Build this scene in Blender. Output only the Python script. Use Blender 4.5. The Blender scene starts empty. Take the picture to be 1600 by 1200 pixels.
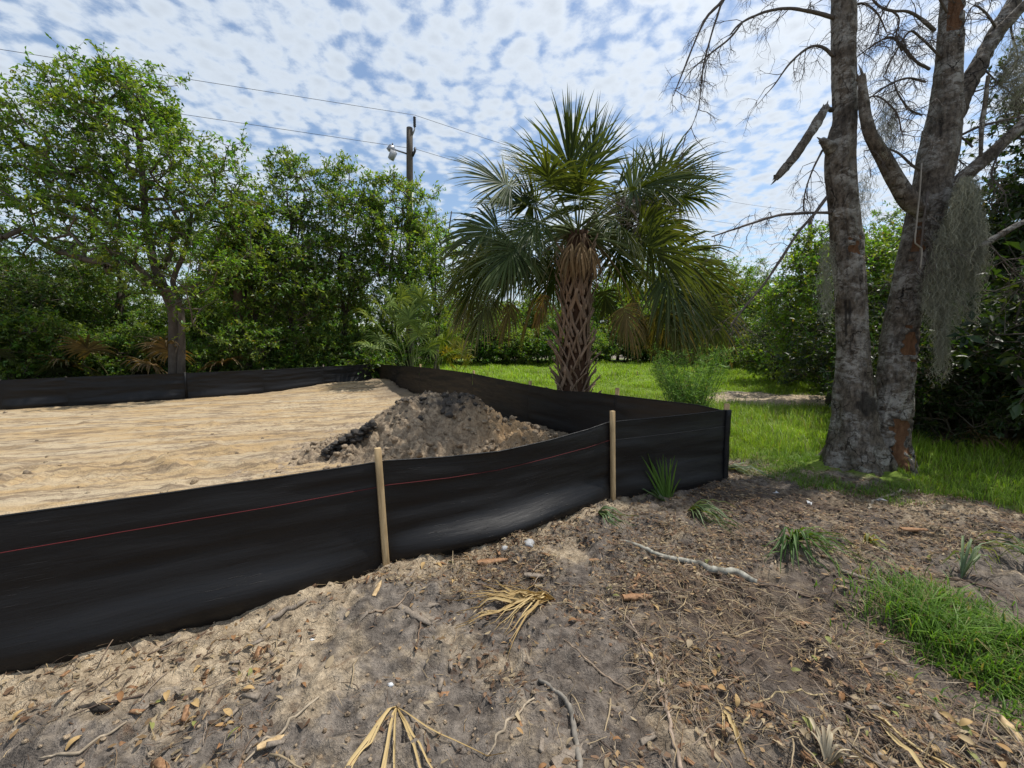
import bpy, math, random
import numpy as np
from mathutils import Vector

SC = bpy.context.scene
COL = SC.collection
RNG = np.random.default_rng(11)
random.seed(5)

# ------------------------------------------------------------------ camera
EYE = 1.5
F = 622.0                                   # focal length in pixels of a 1600 wide frame
PITCH = math.atan(60.0 / F)
cam_d = bpy.data.cameras.new('camera')
cam_d.sensor_width = 36.0
cam_d.lens = F * 36.0 / 1600.0
cam_d.clip_start = 0.05
cam_d.clip_end = 900.0
cam = bpy.data.objects.new('camera', cam_d)
COL.objects.link(cam)
cam.location = (0, 0, EYE)
cam.rotation_euler = (math.pi / 2 - PITCH, 0, 0)
SC.camera = cam

# ------------------------------------------------------------------ sky and sun
SUN_AZ = math.radians(66.0)                 # to the right of the view direction
SUN_EL = math.radians(63.0)
sun_dir = Vector((math.sin(SUN_AZ) * math.cos(SUN_EL), math.cos(SUN_AZ) * math.cos(SUN_EL), math.sin(SUN_EL)))
W = bpy.data.worlds.new('World')
SC.world = W
W.use_nodes = True
nt = W.node_tree
nt.nodes.clear()
def wn(t, **kw):
    n = nt.nodes.new(t)
    for k, v in kw.items(): setattr(n, k, v)
    return n
def wl(a, b): nt.links.new(a, b)
def wmath(op, a, b=None, clamp=False):
    n = wn('ShaderNodeMath', operation=op, use_clamp=clamp)
    for i, v in enumerate((a, b)):
        if v is None: continue
        if isinstance(v, (int, float)): n.inputs[i].default_value = v
        else: wl(v, n.inputs[i])
    return n.outputs[0]
tc = wn('ShaderNodeTexCoord')
sep = wn('ShaderNodeSeparateXYZ'); wl(tc.outputs['Generated'], sep.inputs[0])
zc = wmath('ADD', wmath('MAXIMUM', sep.outputs[2], 0.0), 0.10)
comb = wn('ShaderNodeCombineXYZ')
wl(wmath('DIVIDE', sep.outputs[0], zc), comb.inputs[0]); wl(wmath('DIVIDE', sep.outputs[1], zc), comb.inputs[1])
comb.inputs[2].default_value = 3.7
warp = wn('ShaderNodeTexNoise'); warp.inputs['Scale'].default_value = 3.0; warp.inputs['Detail'].default_value = 3
wl(comb.outputs[0], warp.inputs['Vector'])
wmx = wn('ShaderNodeMix', data_type='VECTOR'); wmx.inputs[0].default_value = 0.05
wl(comb.outputs[0], wmx.inputs[4]); wl(warp.outputs['Color'], wmx.inputs[5])
puff = wn('ShaderNodeTexVoronoi', feature='SMOOTH_F1'); puff.inputs['Scale'].default_value = 18.0
puff.inputs['Smoothness'].default_value = 0.5
wl(wmx.outputs[1], puff.inputs['Vector'])
n_f = wn('ShaderNodeTexNoise'); n_f.inputs['Scale'].default_value = 16.0; n_f.inputs['Detail'].default_value = 7; n_f.inputs['Roughness'].default_value = 0.62
wl(wmx.outputs[1], n_f.inputs['Vector'])
n_c = wn('ShaderNodeTexNoise'); n_c.inputs['Scale'].default_value = 1.25; n_c.inputs['Detail'].default_value = 3
wl(comb.outputs[0], n_c.inputs['Vector'])
dens = wmath('ADD', wmath('ADD', wmath('MULTIPLY', n_f.outputs['Fac'], 1.5), wmath('MULTIPLY', puff.outputs['Distance'], -0.95)),
             wmath('MULTIPLY', n_c.outputs['Fac'], 1.35))
mr = wn('ShaderNodeMapRange', interpolation_type='SMOOTHSTEP')
wl(dens, mr.inputs[0]); mr.inputs[1].default_value = 0.56; mr.inputs[2].default_value = 1.20
# the clouds are brighter round the sun
dotn = wn('ShaderNodeVectorMath', operation='DOT_PRODUCT'); wl(tc.outputs['Generated'], dotn.inputs[0]); dotn.inputs[1].default_value = sun_dir
glow = wmath('POWER', wmath('MAXIMUM', dotn.outputs['Value'], 0.0), 5.0)
thick = wn('ShaderNodeMapRange'); wl(dens, thick.inputs[0]); thick.inputs[1].default_value = 1.0; thick.inputs[2].default_value = 1.8
thick.inputs[3].default_value = 1.04; thick.inputs[4].default_value = 0.84
cl = wn('ShaderNodeMix', data_type='RGBA')
cl.inputs[6].default_value = (0.72, 0.80, 0.90, 1); cl.inputs[7].default_value = (0.98, 1.0, 1.02, 1)
wl(wmath('MULTIPLY', glow, 1.0, True), cl.inputs[0])
clb = wn('ShaderNodeVectorMath', operation='SCALE'); wl(cl.outputs[2], clb.inputs[0])
wl(wmath('MULTIPLY', thick.outputs[0], wmath('ADD', wmath('MULTIPLY', glow, 0.35), 0.98)), clb.inputs['Scale'])
sky = wn('ShaderNodeTexSky', sky_type='NISHITA')
sky.sun_disc = False; sky.sun_elevation = SUN_EL; sky.sun_rotation = SUN_AZ
sky.air_density = 1.2; sky.dust_density = 0.6; sky.ozone_density = 2.0
SKY_K = 0.15
skm = wn('ShaderNodeVectorMath', operation='SCALE'); wl(sky.outputs[0], skm.inputs[0]); skm.inputs['Scale'].default_value = 1.0
clk = wn('ShaderNodeVectorMath', operation='SCALE'); wl(clb.outputs[0], clk.inputs[0]); clk.inputs['Scale'].default_value = 1.0 / SKY_K
smix = wn('ShaderNodeMix', data_type='RGBA')
wl(wmath('ADD', wmath('MULTIPLY', mr.outputs[0], 0.90), 0.05), smix.inputs[0]); wl(skm.outputs[0], smix.inputs[6]); wl(clk.outputs[0], smix.inputs[7])
bg = wn('ShaderNodeBackground'); bg.inputs[1].default_value = SKY_K
wl(smix.outputs[2], bg.inputs[0])
wo = wn('ShaderNodeOutputWorld'); wl(bg.outputs[0], wo.inputs[0])
W.cycles.sampling_method = 'MANUAL'; W.cycles.sample_map_resolution = 512

sl = bpy.data.lights.new('sun', 'SUN'); sl.energy = 5.0; sl.angle = math.radians(0.9); sl.color = (1.0, 0.955, 0.88)
so = bpy.data.objects.new('sun', sl); COL.objects.link(so)
so.rotation_euler = (-sun_dir).to_track_quat('-Z', 'Y').to_euler()
so.location = (20, 12, 30)

SC.view_settings.view_transform = 'Standard'
SC.view_settings.look = 'None'
SC.view_settings.gamma = 1.0
SC.view_settings.exposure = 0.0
SC.render.engine = 'CYCLES'
cy = SC.cycles
cy.max_bounces = 4; cy.diffuse_bounces = 2; cy.glossy_bounces = 1; cy.transmission_bounces = 3; cy.transparent_max_bounces = 4
cy.caustics_reflective = False; cy.caustics_refractive = False
cy.use_denoising = True

# ------------------------------------------------------------------ projection helpers
CT, ST = math.cos(PITCH), math.sin(PITCH)
def ray(px, py):
    u = (px - 800.0) / F; v = (600.0 - py) / F
    return np.array([u, CT + v * ST, -ST + v * CT])
def at(px, py, Y):
    r = ray(px, py)
    return np.array([0, 0, EYE]) + r * (Y / r[1])
def gp(px, py, z=0.0):
    r = ray(px, py)
    return np.array([0, 0, EYE]) + r * ((z - EYE) / r[2])
def project(P):
    x, y, z = P[0], P[1], P[2] - EYE
    d = y * CT - z * ST
    return 800 + F * x / d, 600 - F * (y * ST + z * CT) / d, d

# ------------------------------------------------------------------ noise
def _h(xi, yi, zi, s):
    h = (xi * 374761393 + yi * 668265263 + zi * 2147483647 + s * 1274126177) & 0xFFFFFFFF
    h = ((h ^ (h >> 13)) * 1274126177) & 0xFFFFFFFF
    h = (h ^ (h >> 16))
    return (h & 0xFFFF) / 65535.0
def vn(x, y, s=0):
    x = np.asarray(x, float); y = np.asarray(y, float)
    xi = np.floor(x).astype(np.int64); yi = np.floor(y).astype(np.int64)
    fx = x - xi; fy = y - yi
    fx = fx * fx * (3 - 2 * fx); fy = fy * fy * (3 - 2 * fy)
    a = _h(xi, yi, 0, s); b = _h(xi + 1, yi, 0, s); c = _h(xi, yi + 1, 0, s); d = _h(xi + 1, yi + 1, 0, s)
    return (a * (1 - fx) + b * fx) * (1 - fy) + (c * (1 - fx) + d * fx) * fy
def vn3(x, y, z, s=0):
    x = np.asarray(x, float); y = np.asarray(y, float); z = np.asarray(z, float)
    xi = np.floor(x).astype(np.int64); yi = np.floor(y).astype(np.int64); zi = np.floor(z).astype(np.int64)
    fx = x - xi; fy = y - yi; fz = z - zi
    fx = fx * fx * (3 - 2 * fx); fy = fy * fy * (3 - 2 * fy); fz = fz * fz * (3 - 2 * fz)
    o = 0
    for dx in (0, 1):
        for dy in (0, 1):
            for dz in (0, 1):
                o = o + _h(xi + dx, yi + dy, zi + dz, s) * (fx if dx else 1 - fx) * (fy if dy else 1 - fy) * (fz if dz else 1 - fz)
    return o
def fbm(x, y, s=0, o=4, g=0.5):
    t = 0; a = 1; n = 0; f = 1
    for i in range(o):
        t = t + a * vn(x * f + 17.3 * i, y * f - 9.1 * i, s + i); n += a; a *= g; f *= 2.03
    return t / n - 0.5
def sst(a, b, x):
    t = np.clip((x - a) / (b - a), 0, 1)
    return t * t * (3 - 2 * t)

# ------------------------------------------------------------------ layout of the fence in plan
P2 = gp(603, 888)[:2]; P3 = gp(955, 788)[:2]; P4 = gp(1130, 757)[:2]
dn = (P2 - P3) / np.linalg.norm(P2 - P3)
P1 = P2 + dn * 1.98
P0 = P1 + dn * 2.1
PC = np.array([-4.9, 14.6])
PB = np.array([-11.9, 9.2])
PA = np.array([-17.0, 5.3])
LOT = np.array([P0, P1, P2, P3, P4, PC, PB, PA, [-17, -1.0]])
def in_poly(x, y, poly):
    c = np.zeros(np.shape(x), bool)
    n = len(poly)
    for i in range(n):
        x1, y1 = poly[i]; x2, y2 = poly[(i + 1) % n]
        k = ((y1 > y) != (y2 > y)) & (x < (x2 - x1) * (y - y1) / ((y2 - y1) or 1e-9) + x1)
        c ^= k
    return c
def seg_d(x, y, a, b):
    a = np.asarray(a); b = np.asarray(b); d = b - a
    t = np.clip(((x - a[0]) * d[0] + (y - a[1]) * d[1]) / (d @ d), 0, 1)
    return np.hypot(x - a[0] - t * d[0], y - a[1] - t * d[1])

# boundary between litter and grass right of the fence
GA = gp(1140, 722)[:2]; GB = gp(1300, 748)[:2]; GC2 = gp(1600, 806)[:2]
CLUMP = np.array([gp(a, b)[:2] for a, b in ((1362, 930), (1440, 925), (1520, 965), (1640, 975), (1700, 1130), (1610, 1125), (1530, 1092), (1470, 1050), (1395, 985))])
PATHC = gp(1235, 623, 0.05)[:2]
def grass_mask(x, y):
    x = np.asarray(x, float); y = np.asarray(y, float)
    wob = fbm(x * 1.6, y * 1.6, 41, 3) * 1.1
    d1 = (GB - GA); n1 = np.array([-d1[1], d1[0]]) / np.linalg.norm(d1)
    s1 = (x - GA[0]) * n1[0] + (y - GA[1]) * n1[1]
    d2 = (GC2 - GB); n2 = np.array([-d2[1], d2[0]]) / np.linalg.norm(d2)
    s2 = (x - GB[0]) * n2[0] + (y - GB[1]) * n2[1]
    s = np.where(x < GB[0], s1, s2)
    m = sst(-0.1, 0.5, s + wob * 0.5)
    m = np.where((x < GA[0]) & (y < P4[1] + 1.0), 0, m)
    px = (x - PATHC[0]) / 2.6; py = (y - PATHC[1]) / 2.0
    m = m * sst(0.65, 1.25, np.hypot(px, py) + wob * 0.5)
    m = m * (1 - 0.8 * sst(5.3, 6.2, y + wob * .4) * sst(-.3, .5, x - 0.93 * y + wob))
    m = m * sst(60, 30, y)
    return m
def ground_z(x, y):
    x = np.asarray(x, float); y = np.asarray(y, float)
    r = np.hypot(x, y)
    lot = in_poly(x, y, LOT)
    z = 0.030 * np.maximum(0, y - 12.0) * sst(45, 20, y) + 0.0
    near = sst(10, 5, r)
    soil = fbm(x * 1.3, y * 1.3, 3, 3) * 0.13 + fbm(x * 4.3, y * 4.3, 7, 4, 0.62) * 0.125 + (np.abs(fbm(x * 12, y * 12, 9, 3)) - 0.1) * -0.10 * near
    soil = soil + (vn(x * 38, y * 38, 13) - 0.5) * 0.014 * near + np.maximum(0, vn(x * 21, y * 21, 15) - 0.66) * 0.05 * near
    fd = np.minimum(seg_d(x, y, P0, P3), seg_d(x, y, P3, P4))
    soil = soil + np.exp(-(fd / 0.10) ** 2) * (0.10 * vn(x * 3.1, y * 3.1, 17) + 0.05 * vn(x * 11, y * 11, 18) - 0.045)
    soil = soil - 0.03 * sst(2.6, 1.2, y)
    # sand: flattened by a machine, streaks and track marks along the fence direction
    ca, sa = 0.94, 0.34
    u = x * ca + y * sa; v = -x * sa + y * ca
    sand = fbm(u * 0.35, v * 1.6, 21, 3) * 0.045 + fbm(x * 8, y * 8, 23, 4, 0.7) * 0.042 + fbm(u * 0.7, v * 9, 24, 3) * 0.012 + np.maximum(0, vn(x * 9, y * 9, 25) * vn(x * 1.7, y * 1.7, 26) - 0.45) * 0.12
    sand = sand + 0.22 * np.exp(-((x + 5.2) ** 2 / 6.0 + (y - 13.6) ** 2 / 1.6))
    for (a, b, w, h) in ((gp(205, 712), gp(300, 738), 0.09, 0.11), (gp(245, 724), gp(410, 732), 0.10, 0.14), (gp(330, 703), gp(365, 705), 0.13, 0.13), (gp(385, 722), gp(430, 716), 0.12, 0.09),
                         (gp(-60, 725), gp(130, 735), 0.10, 0.07)):
        d = seg_d(x + 0.25 * fbm(x * 3, y * 3, 33, 2), y + 0.25 * fbm(x * 3, y * 3, 34, 2), a[:2], b[:2])
        sand = sand + .55 * h * np.exp(-(d / w) ** 2) * (0.15 + 0.75 * vn(x * 7, y * 7, 31) + 0.5 * vn(x * 19, y * 19, 32))
    # cleated track band
    d = seg_d(x, y, gp(-80, 745)[:2], gp(260, 752)[:2])
    sand = sand + 0.022 * np.exp(-(d / 0.22) ** 2) * np.tanh(3 * np.sin(u * 40 + 2.5 * vn(x * 2, y * 2, 28))) * sst(.3, .6, vn(x * 1.3, y * 1.3, 29))
    # pairs of ruts pressed by the machine, with cleat marks
    for v0, bend, dp in ((5.9, .05, .035), (6.5, .05, .035), (8.1, -.03, .03), (8.75, -.03, .03), (10.6, .02, .03), (11.3, .02, .03), (4.75, -.10, .03)):
        dv = v - v0 - bend * (u + 4) - 0.12 * np.sin(u * .6 + v0)
        sand = sand + .8 * dp * (-np.exp(-(dv / 0.13) ** 2) + 0.7 * np.exp(-((dv - .24) / 0.08) ** 2) + 0.5 * np.exp(-((dv + .24) / 0.08) ** 2)) * (0.4 + 0.9 * vn(u * .8, v * .8, 44)) + 0.012 * np.exp(-(dv / 0.14) ** 2) * np.tanh(3 * np.sin(u * 46 + v0))
    # bank of spoil along the far side fence
    sand = sand + 0.10 * np.exp(-(seg_d(x, y, P4 + (PC - P4) * 0.05, PC) / 0.45) ** 2) * (0.5 + vn(x * 2.2, y * 2.2, 37))
    sand = sand + (vn(x * 26, y * 26, 39) - 0.5) * 0.02
    z = z + np.where(lot, sand, soil)
    return z * sst(160, 60, r)

# ------------------------------------------------------------------ mesh helpers
class MB:
    def __init__(s):
        s.v = []; s.q = []; s.t = []; s.c = []; s.uv = []; s.n = 0
    def add(s, v, q=None, t=None, c=(1, 1, 1), uv=None):
        v = np.asarray(v, float).reshape(-1, 3); k = len(v)
        if q is not None and len(q): s.q.append(np.asarray(q, np.int64).reshape(-1, 4) + s.n)
        if t is not None and len(t): s.t.append(np.asarray(t, np.int64).reshape(-1, 3) + s.n)
        c = np.asarray(c, float)
        if c.ndim == 1: c = np.broadcast_to(c, (k, 3))
        s.v.append(v); s.c.append(c.reshape(-1, 3))
        s.uv.append(np.zeros((k, 2)) if uv is None else np.asarray(uv, float).reshape(-1, 2))
        s.n += k
    def mesh(s, name, mat, smooth=False):
        me = bpy.data.meshes.new(name)
        v = np.concatenate(s.v); c = np.concatenate(s.c); uv = np.concatenate(s.uv)
        q = np.concatenate(s.q) if s.q else np.zeros((0, 4), np.int64)
        t = np.concatenate(s.t) if s.t else np.zeros((0, 3), np.int64)
        me.vertices.add(len(v)); me.vertices.foreach_set('co', v.astype(np.float32).ravel())
        loops = np.concatenate([q.ravel(), t.ravel()]).astype(np.int32)
        me.loops.add(len(loops)); me.loops.foreach_set('vertex_index', loops)
        nq, ntr = len(q), len(t)
        me.polygons.add(nq + ntr)
        st = np.concatenate([np.arange(nq) * 4, nq * 4 + np.arange(ntr) * 3]).astype(np.int32)
        me.polygons.foreach_set('loop_start', st)
        if smooth: me.polygons.foreach_set('use_smooth', np.ones(nq + ntr, bool))
        me.update(calc_edges=True)
        a = me.color_attributes.new('Col', 'FLOAT_COLOR', 'POINT')
        a.data.foreach_set('color', np.concatenate([c, np.ones((len(c), 1))], 1).astype(np.float32).ravel())
        u = me.uv_layers.new(name='UVMap')
        u.data.foreach_set('uv', uv[loops].astype(np.float32).ravel())
        me.materials.append(mat)
        return me
    def build(s, name, mat, parent=None, smooth=False):
        o = bpy.data.objects.new(name, s.mesh(name, mat, smooth)); COL.objects.link(o)
        if parent is not None: put(o, parent)
        return o
def put(o, parent):
    o.parent = parent
    o.matrix_parent_inverse.identity()
def empty(name, loc=(0, 0, 0)):
    o = bpy.data.objects.new(name, None); COL.objects.link(o)
    o.location = loc; o.empty_display_size = 0.2
    return o
def tag(o, label=None, cat=None, group=None, kind=None):
    if label: o['label'] = label
    if cat: o['category'] = cat
    if group: o['group'] = group
    if kind: o['kind'] = kind
    return o
def copy_tree(o, parent=None):
    c = o.copy(); COL.objects.link(c)
    c.parent = parent
    for ch in list(o.children): copy_tree(ch, c)
    return c
def nrm(a): return a / np.maximum(np.linalg.norm(a, axis=-1, keepdims=True), 1e-9)
def resample(pts, step):
    pts = np.asarray(pts, float)
    # Catmull-Rom through the control points
    n = len(pts)
    P = np.vstack([2 * pts[0] - pts[1], pts, 2 * pts[-1] - pts[-2]])
    out = []
    for i in range(n - 1):
        p0, p1, p2, p3 = P[i], P[i + 1], P[i + 2], P[i + 3]
        k = max(1, int(np.linalg.norm((p2 - p1)[:3]) / step))
        for t in np.arange(k) / k:
            out.append(0.5 * (2 * p1 + (p2 - p0) * t + (2 * p0 - 5 * p1 + 4 * p2 - p3) * t * t + (3 * p1 - p0 - 3 * p2 + p3) * t ** 3))
    out.append(pts[-1])
    return np.array(out)
def frames(p):
    t = np.gradient(p, axis=0); t = nrm(t)
    ref = np.array([1.0, 0.0, 0.0]) if abs(t[0][0]) < 0.8 else np.array([0, 1.0, 0])
    a = nrm(np.cross(t[0], ref)); A = [a]
    for i in range(1, len(p)):
        a = A[-1] - t[i] * (A[-1] @ t[i]); A.append(nrm(a))
    A = np.array(A); B = np.cross(t, A)
    return t, A, B
def tube(mb, pts, rad, sides=6, c=(1, 1, 1), cap=True, disp=None, squash=1.0):
    p = np.asarray(pts, float); n = len(p)
    rad = np.broadcast_to(np.asarray(rad, float), (n,))
    t, A, B = frames(p)
    ang = np.arange(sides) / sides * 2 * math.pi
    R = np.repeat(rad[:, None], sides, 1)
    if disp is not None: R = R * disp(p, ang)
    v = p[:, None] + R[..., None] * (np.cos(ang)[None, :, None] * A[:, None] + squash * np.sin(ang)[None, :, None] * B[:, None])
    i = np.arange(n - 1)[:, None] * sides; j = np.arange(sides)[None]
    q = np.stack([i + j, i + (j + 1) % sides, i + sides + (j + 1) % sides, i + sides + j], -1).reshape(-1, 4)
    v = v.reshape(-1, 3)
    tr = []
    if cap:
        v = np.vstack([v, p[0], p[-1]])
        k0, k1 = n * sides, n * sides + 1
        jj = np.arange(sides)
        tr = np.vstack([np.stack([np.full(sides, k0), (jj + 1) % sides, jj], 1),
                        np.stack([np.full(sides, k1), (n - 1) * sides + jj, (n - 1) * sides + (jj + 1) % sides], 1)])
    L = np.concatenate([[0], np.cumsum(np.linalg.norm(np.diff(p, axis=0), axis=1))])
    uv = np.stack([np.repeat((ang / 6.2832)[None], n, 0), np.repeat(L[:, None], sides, 1)], -1).reshape(-1, 2)
    if cap: uv = np.vstack([uv, [0, 0], [0, L[-1]]])
    mb.add(v, q, tr, c, uv)
def segs(mb, a, b, ra, rb, sides=5, c=(1, 1, 1)):
    """many short tapered cylinders at once"""
    a = np.asarray(a); b = np.asarray(b); n = len(a)
    if n == 0: return
    d = nrm(b - a)
    ref = np.where(np.abs(d[:, 2:3]) < 0.9, np.array([[0, 0, 1.0]]), np.array([[1.0, 0, 0]]))
    A = nrm(np.cross(d, ref)); B = np.cross(d, A)
    ang = np.arange(sides) / sides * 2 * math.pi
    o = np.cos(ang)[None, :, None] * A[:, None] + np.sin(ang)[None, :, None] * B[:, None]
    v = np.stack([a[:, None] + o * np.asarray(ra)[:, None, None], b[:, None] + o * np.asarray(rb)[:, None, None]], 1)
    base = np.arange(n)[:, None] * (2 * sides); j = np.arange(sides)[None]
    q = np.stack([base + j, base + (j + 1) % sides, base + sides + (j + 1) % sides, base + sides + j], -1).reshape(-1, 4)
    if np.ndim(c) == 2: c = np.repeat(np.asarray(c), 2 * sides, 0)
    mb.add(v.reshape(-1, 3), q, None, c)
BOXQ = np.array([[0, 3, 2, 1], [4, 5, 6, 7], [0, 1, 5, 4], [1, 2, 6, 5], [2, 3, 7, 6], [3, 0, 4, 7]])
def box(mb, c, sx, sy, sz, rot=None, col=(1, 1, 1), top=1.0):
    v = np.array([[-1, -1, -1], [1, -1, -1], [1, 1, -1], [-1, 1, -1], [-1, -1, 1], [1, -1, 1], [1, 1, 1], [-1, 1, 1]], float) * 0.5
    v = v * np.array([sx, sy, sz]); v[4:, :2] *= top
    if rot is not None: v = v @ np.asarray(rot).T
    mb.add(v + np.asarray(c), BOXQ, None, col)

# ------------------------------------------------------------------ materials
def new_mat(name):
    m = bpy.data.materials.new(name); m.use_nodes = True
    t = m.node_tree; t.nodes.clear()
    return m, t
class N:
    def __init__(s, t): s.t = t
    def n(s, ty, **kw):
        o = s.t.nodes.new(ty)
        for k, v in kw.items(): setattr(o, k, v)
        return o
    def l(s, a, b): s.t.links.new(a, b)
    def val(s, node, inp, v):
        if isinstance(v, bpy.types.NodeSocket): s.l(v, node.inputs[inp])
        elif v is not None: node.inputs[inp].default_value = v
    def noise(s, vec, scale, detail=4, rough=0.55, dist=0.0):
        o = s.n('ShaderNodeTexNoise'); s.val(o, 'Vector', vec); o.inputs['Scale'].default_value = scale
        o.inputs['Detail'].default_value = detail; o.inputs['Roughness'].default_value = rough; o.inputs['Distortion'].default_value = dist
        return o.outputs['Fac']
    def voro(s, vec, scale, feature='F1'):
        o = s.n('ShaderNodeTexVoronoi', feature=feature); s.val(o, 'Vector', vec); o.inputs['Scale'].default_value = scale
        return o.outputs['Distance']
    def ramp(s, fac, a, b, lo=0.0, hi=1.0):
        o = s.n('ShaderNodeMapRange', interpolation_type='SMOOTHSTEP'); s.val(o, 0, fac)
        o.inputs[1].default_value = a; o.inputs[2].default_value = b; o.inputs[3].default_value = lo; o.inputs[4].default_value = hi
        return o.outputs[0]
    def math(s, op, a, b=None, clamp=False):
        o = s.n('ShaderNodeMath', operation=op, use_clamp=clamp); s.val(o, 0, a); s.val(o, 1, b)
        return o.outputs[0]
    def mix(s, f, a, b, blend='MIX'):
        o = s.n('ShaderNodeMix', data_type='RGBA', blend_type=blend); s.val(o, 0, f)
        for i, c in ((6, a), (7, b)):
            if isinstance(c, bpy.types.NodeSocket): s.l(c, o.inputs[i])
            else: o.inputs[i].default_value = (c[0], c[1], c[2], 1)
        return o.outputs[2]
    def mapv(s, vec, sc):
        o = s.n('ShaderNodeVectorMath', operation='MULTIPLY'); s.l(vec, o.inputs[0]); o.inputs[1].default_value = sc
        return o.outputs[0]
    def bump(s, h, strength=0.5, dist=0.02, normal=None):
        o = s.n('ShaderNodeBump'); s.val(o, 'Height', h); o.inputs['Strength'].default_value = strength; o.inputs['Distance'].default_value = dist
        if normal is not None: s.l(normal, o.inputs['Normal'])
        return o.outputs[0]
    def attr(s, name='Col'):
        return s.n('ShaderNodeAttribute', attribute_name=name).outputs['Color']
    def pbsdf(s, col, rough=0.6, normal=None, spec=0.5, metal=0.0):
        o = s.n('ShaderNodeBsdfPrincipled')
        if isinstance(col, bpy.types.NodeSocket): s.l(col, o.inputs['Base Color'])
        else: o.inputs['Base Color'].default_value = (col[0], col[1], col[2], 1)
        s.val(o, 'Roughness', rough); o.inputs['Specular IOR Level'].default_value = spec; o.inputs['Metallic'].default_value = metal
        if normal is not None: s.l(normal, o.inputs['Normal'])
        return o.outputs[0]
    def out(s, sh):
        o = s.n('ShaderNodeOutputMaterial'); s.l(sh, o.inputs['Surface'])
def obj_co(g): return g.n('ShaderNodeTexCoord').outputs['Object']

def leaf_mat(name, trans=0.35, rough=0.42, tcol=(1.25, 1.25, 0.45), spec=0.5):
    m, t = new_mat(name); g = N(t)
    c = g.attr()
    p = g.pbsdf(c, rough, None, spec)
    tr = g.n('ShaderNodeBsdfTranslucent'); g.l(g.mix(1.0, c, tcol, 'MULTIPLY'), tr.inputs[0])
    mx = g.n('ShaderNodeMixShader'); mx.inputs[0].default_value = trans
    g.l(p, mx.inputs[1]); g.l(tr.outputs[0], mx.inputs[2]); g.out(mx.outputs[0])
    return m
def plain_mat(name, rough=0.7, bumps=None, spec=0.3, grain=None):
    """colour from the mesh, broken up by noise"""
    m, t = new_mat(name); g = N(t); co = obj_co(g)
    c = g.attr()
    n1 = g.noise(co, 9, 5, 0.65)
    c = g.mix(1.0, c, g.mix(n1, (0.55, 0.55, 0.55), (1.4, 1.4, 1.4)), 'MULTIPLY')
    nb = None
    if bumps: nb = g.bump(g.noise(co, bumps[0], 5, 0.6), bumps[1], bumps[2])
    g.out(g.pbsdf(c, rough, nb, spec)); return m

M_LEAF = leaf_mat('leaf', 0.48, 0.42, (1.45, 1.45, 0.45))
M_PALM = leaf_mat('palm_leaf', 0.32, 0.50, (1.6, 1.3, 0.35), 0.28)
M_GRASS = leaf_mat('grass_blade', 0.40, 0.5, (1.2, 1.3, 0.4), 0.3)
M_MOSS = leaf_mat('spanish_moss', 0.30, 0.9, (1, 1, 0.9), 0.05)
M_STRAW = leaf_mat('dry_leaf', 0.12, 0.65, (1.1, 0.9, 0.5), 0.2)
M_TWIG = plain_mat('twig', 0.85, (60, 0.5, 0.004), 0.2)

def m_ground():
    m, t = new_mat('soil'); g = N(t); co = obj_co(g)
    a = g.n('ShaderNodeSeparateColor'); g.l(g.attr(), a.inputs[0])
    grass, sandy, dark = a.outputs[0], a.outputs[1], a.outputs[2]
    n1 = g.noise(co, 2.1, 6, 0.62, 0.3); n2 = g.noise(co, 14, 6, 0.7); n3 = g.noise(co, 90, 3, 0.7); n4 = g.noise(co, 5.3, 5, 0.65, 0.6)
    humus = g.mix(g.ramp(n2, 0.3, 0.7), (0.065, 0.056, 0.049), (0.255, 0.218, 0.182))
    sand = g.mix(g.ramp(n2, 0.3, 0.7), (0.24, 0.185, 0.125), (0.55, 0.445, 0.31))
    f = g.math('ADD', g.math('MULTIPLY', n1, 1.3), g.math('MULTIPLY', n4, 0.8))
    f = g.math('SUBTRACT', f, 0.28)
    f = g.math('ADD', f, g.math('MULTIPLY', sandy, 0.75))
    c = g.mix(g.ramp(f, 0.74, 1.06), humus, sand)
    red = g.ramp(g.noise(co, 7.3, 5, 0.7, 0.8), 0.56, 0.72)
    c = g.mix(g.math('MULTIPLY', red, 0.55), c, (0.13, 0.068, 0.038))
    wet = g.ramp(g.noise(co, 3.3, 6, 0.7, 1.0), 0.50, 0.64)
    c = g.mix(g.math('MULTIPLY', wet, 0.6), c, g.mix(n2, (0.045, 0.038, 0.033), (0.125, 0.105, 0.088)))
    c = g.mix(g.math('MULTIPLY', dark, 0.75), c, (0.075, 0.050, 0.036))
    specks = g.ramp(g.voro(co, 60), 0.10, 0.05)
    c = g.mix(g.math('MULTIPLY', specks, 0.5), c, (0.36, 0.29, 0.2))
    c = g.mix(1.0, c, g.mix(n3, (0.55, 0.55, 0.55), (1.4, 1.4, 1.4)), 'MULTIPLY')
    gr = g.mix(n2, (0.085, 0.135, 0.022), (0.19, 0.26, 0.045))
    c = g.mix(g.ramp(grass, 0.2, 0.8), c, gr)
    hgt = g.math('ADD', g.math('MULTIPLY', n2, 0.6), g.math('MULTIPLY', n3, 0.35))
    b = g.bump(hgt, 1.0, 0.045)
    g.out(g.pbsdf(c, 0.95, b, 0.15)); return m
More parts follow.
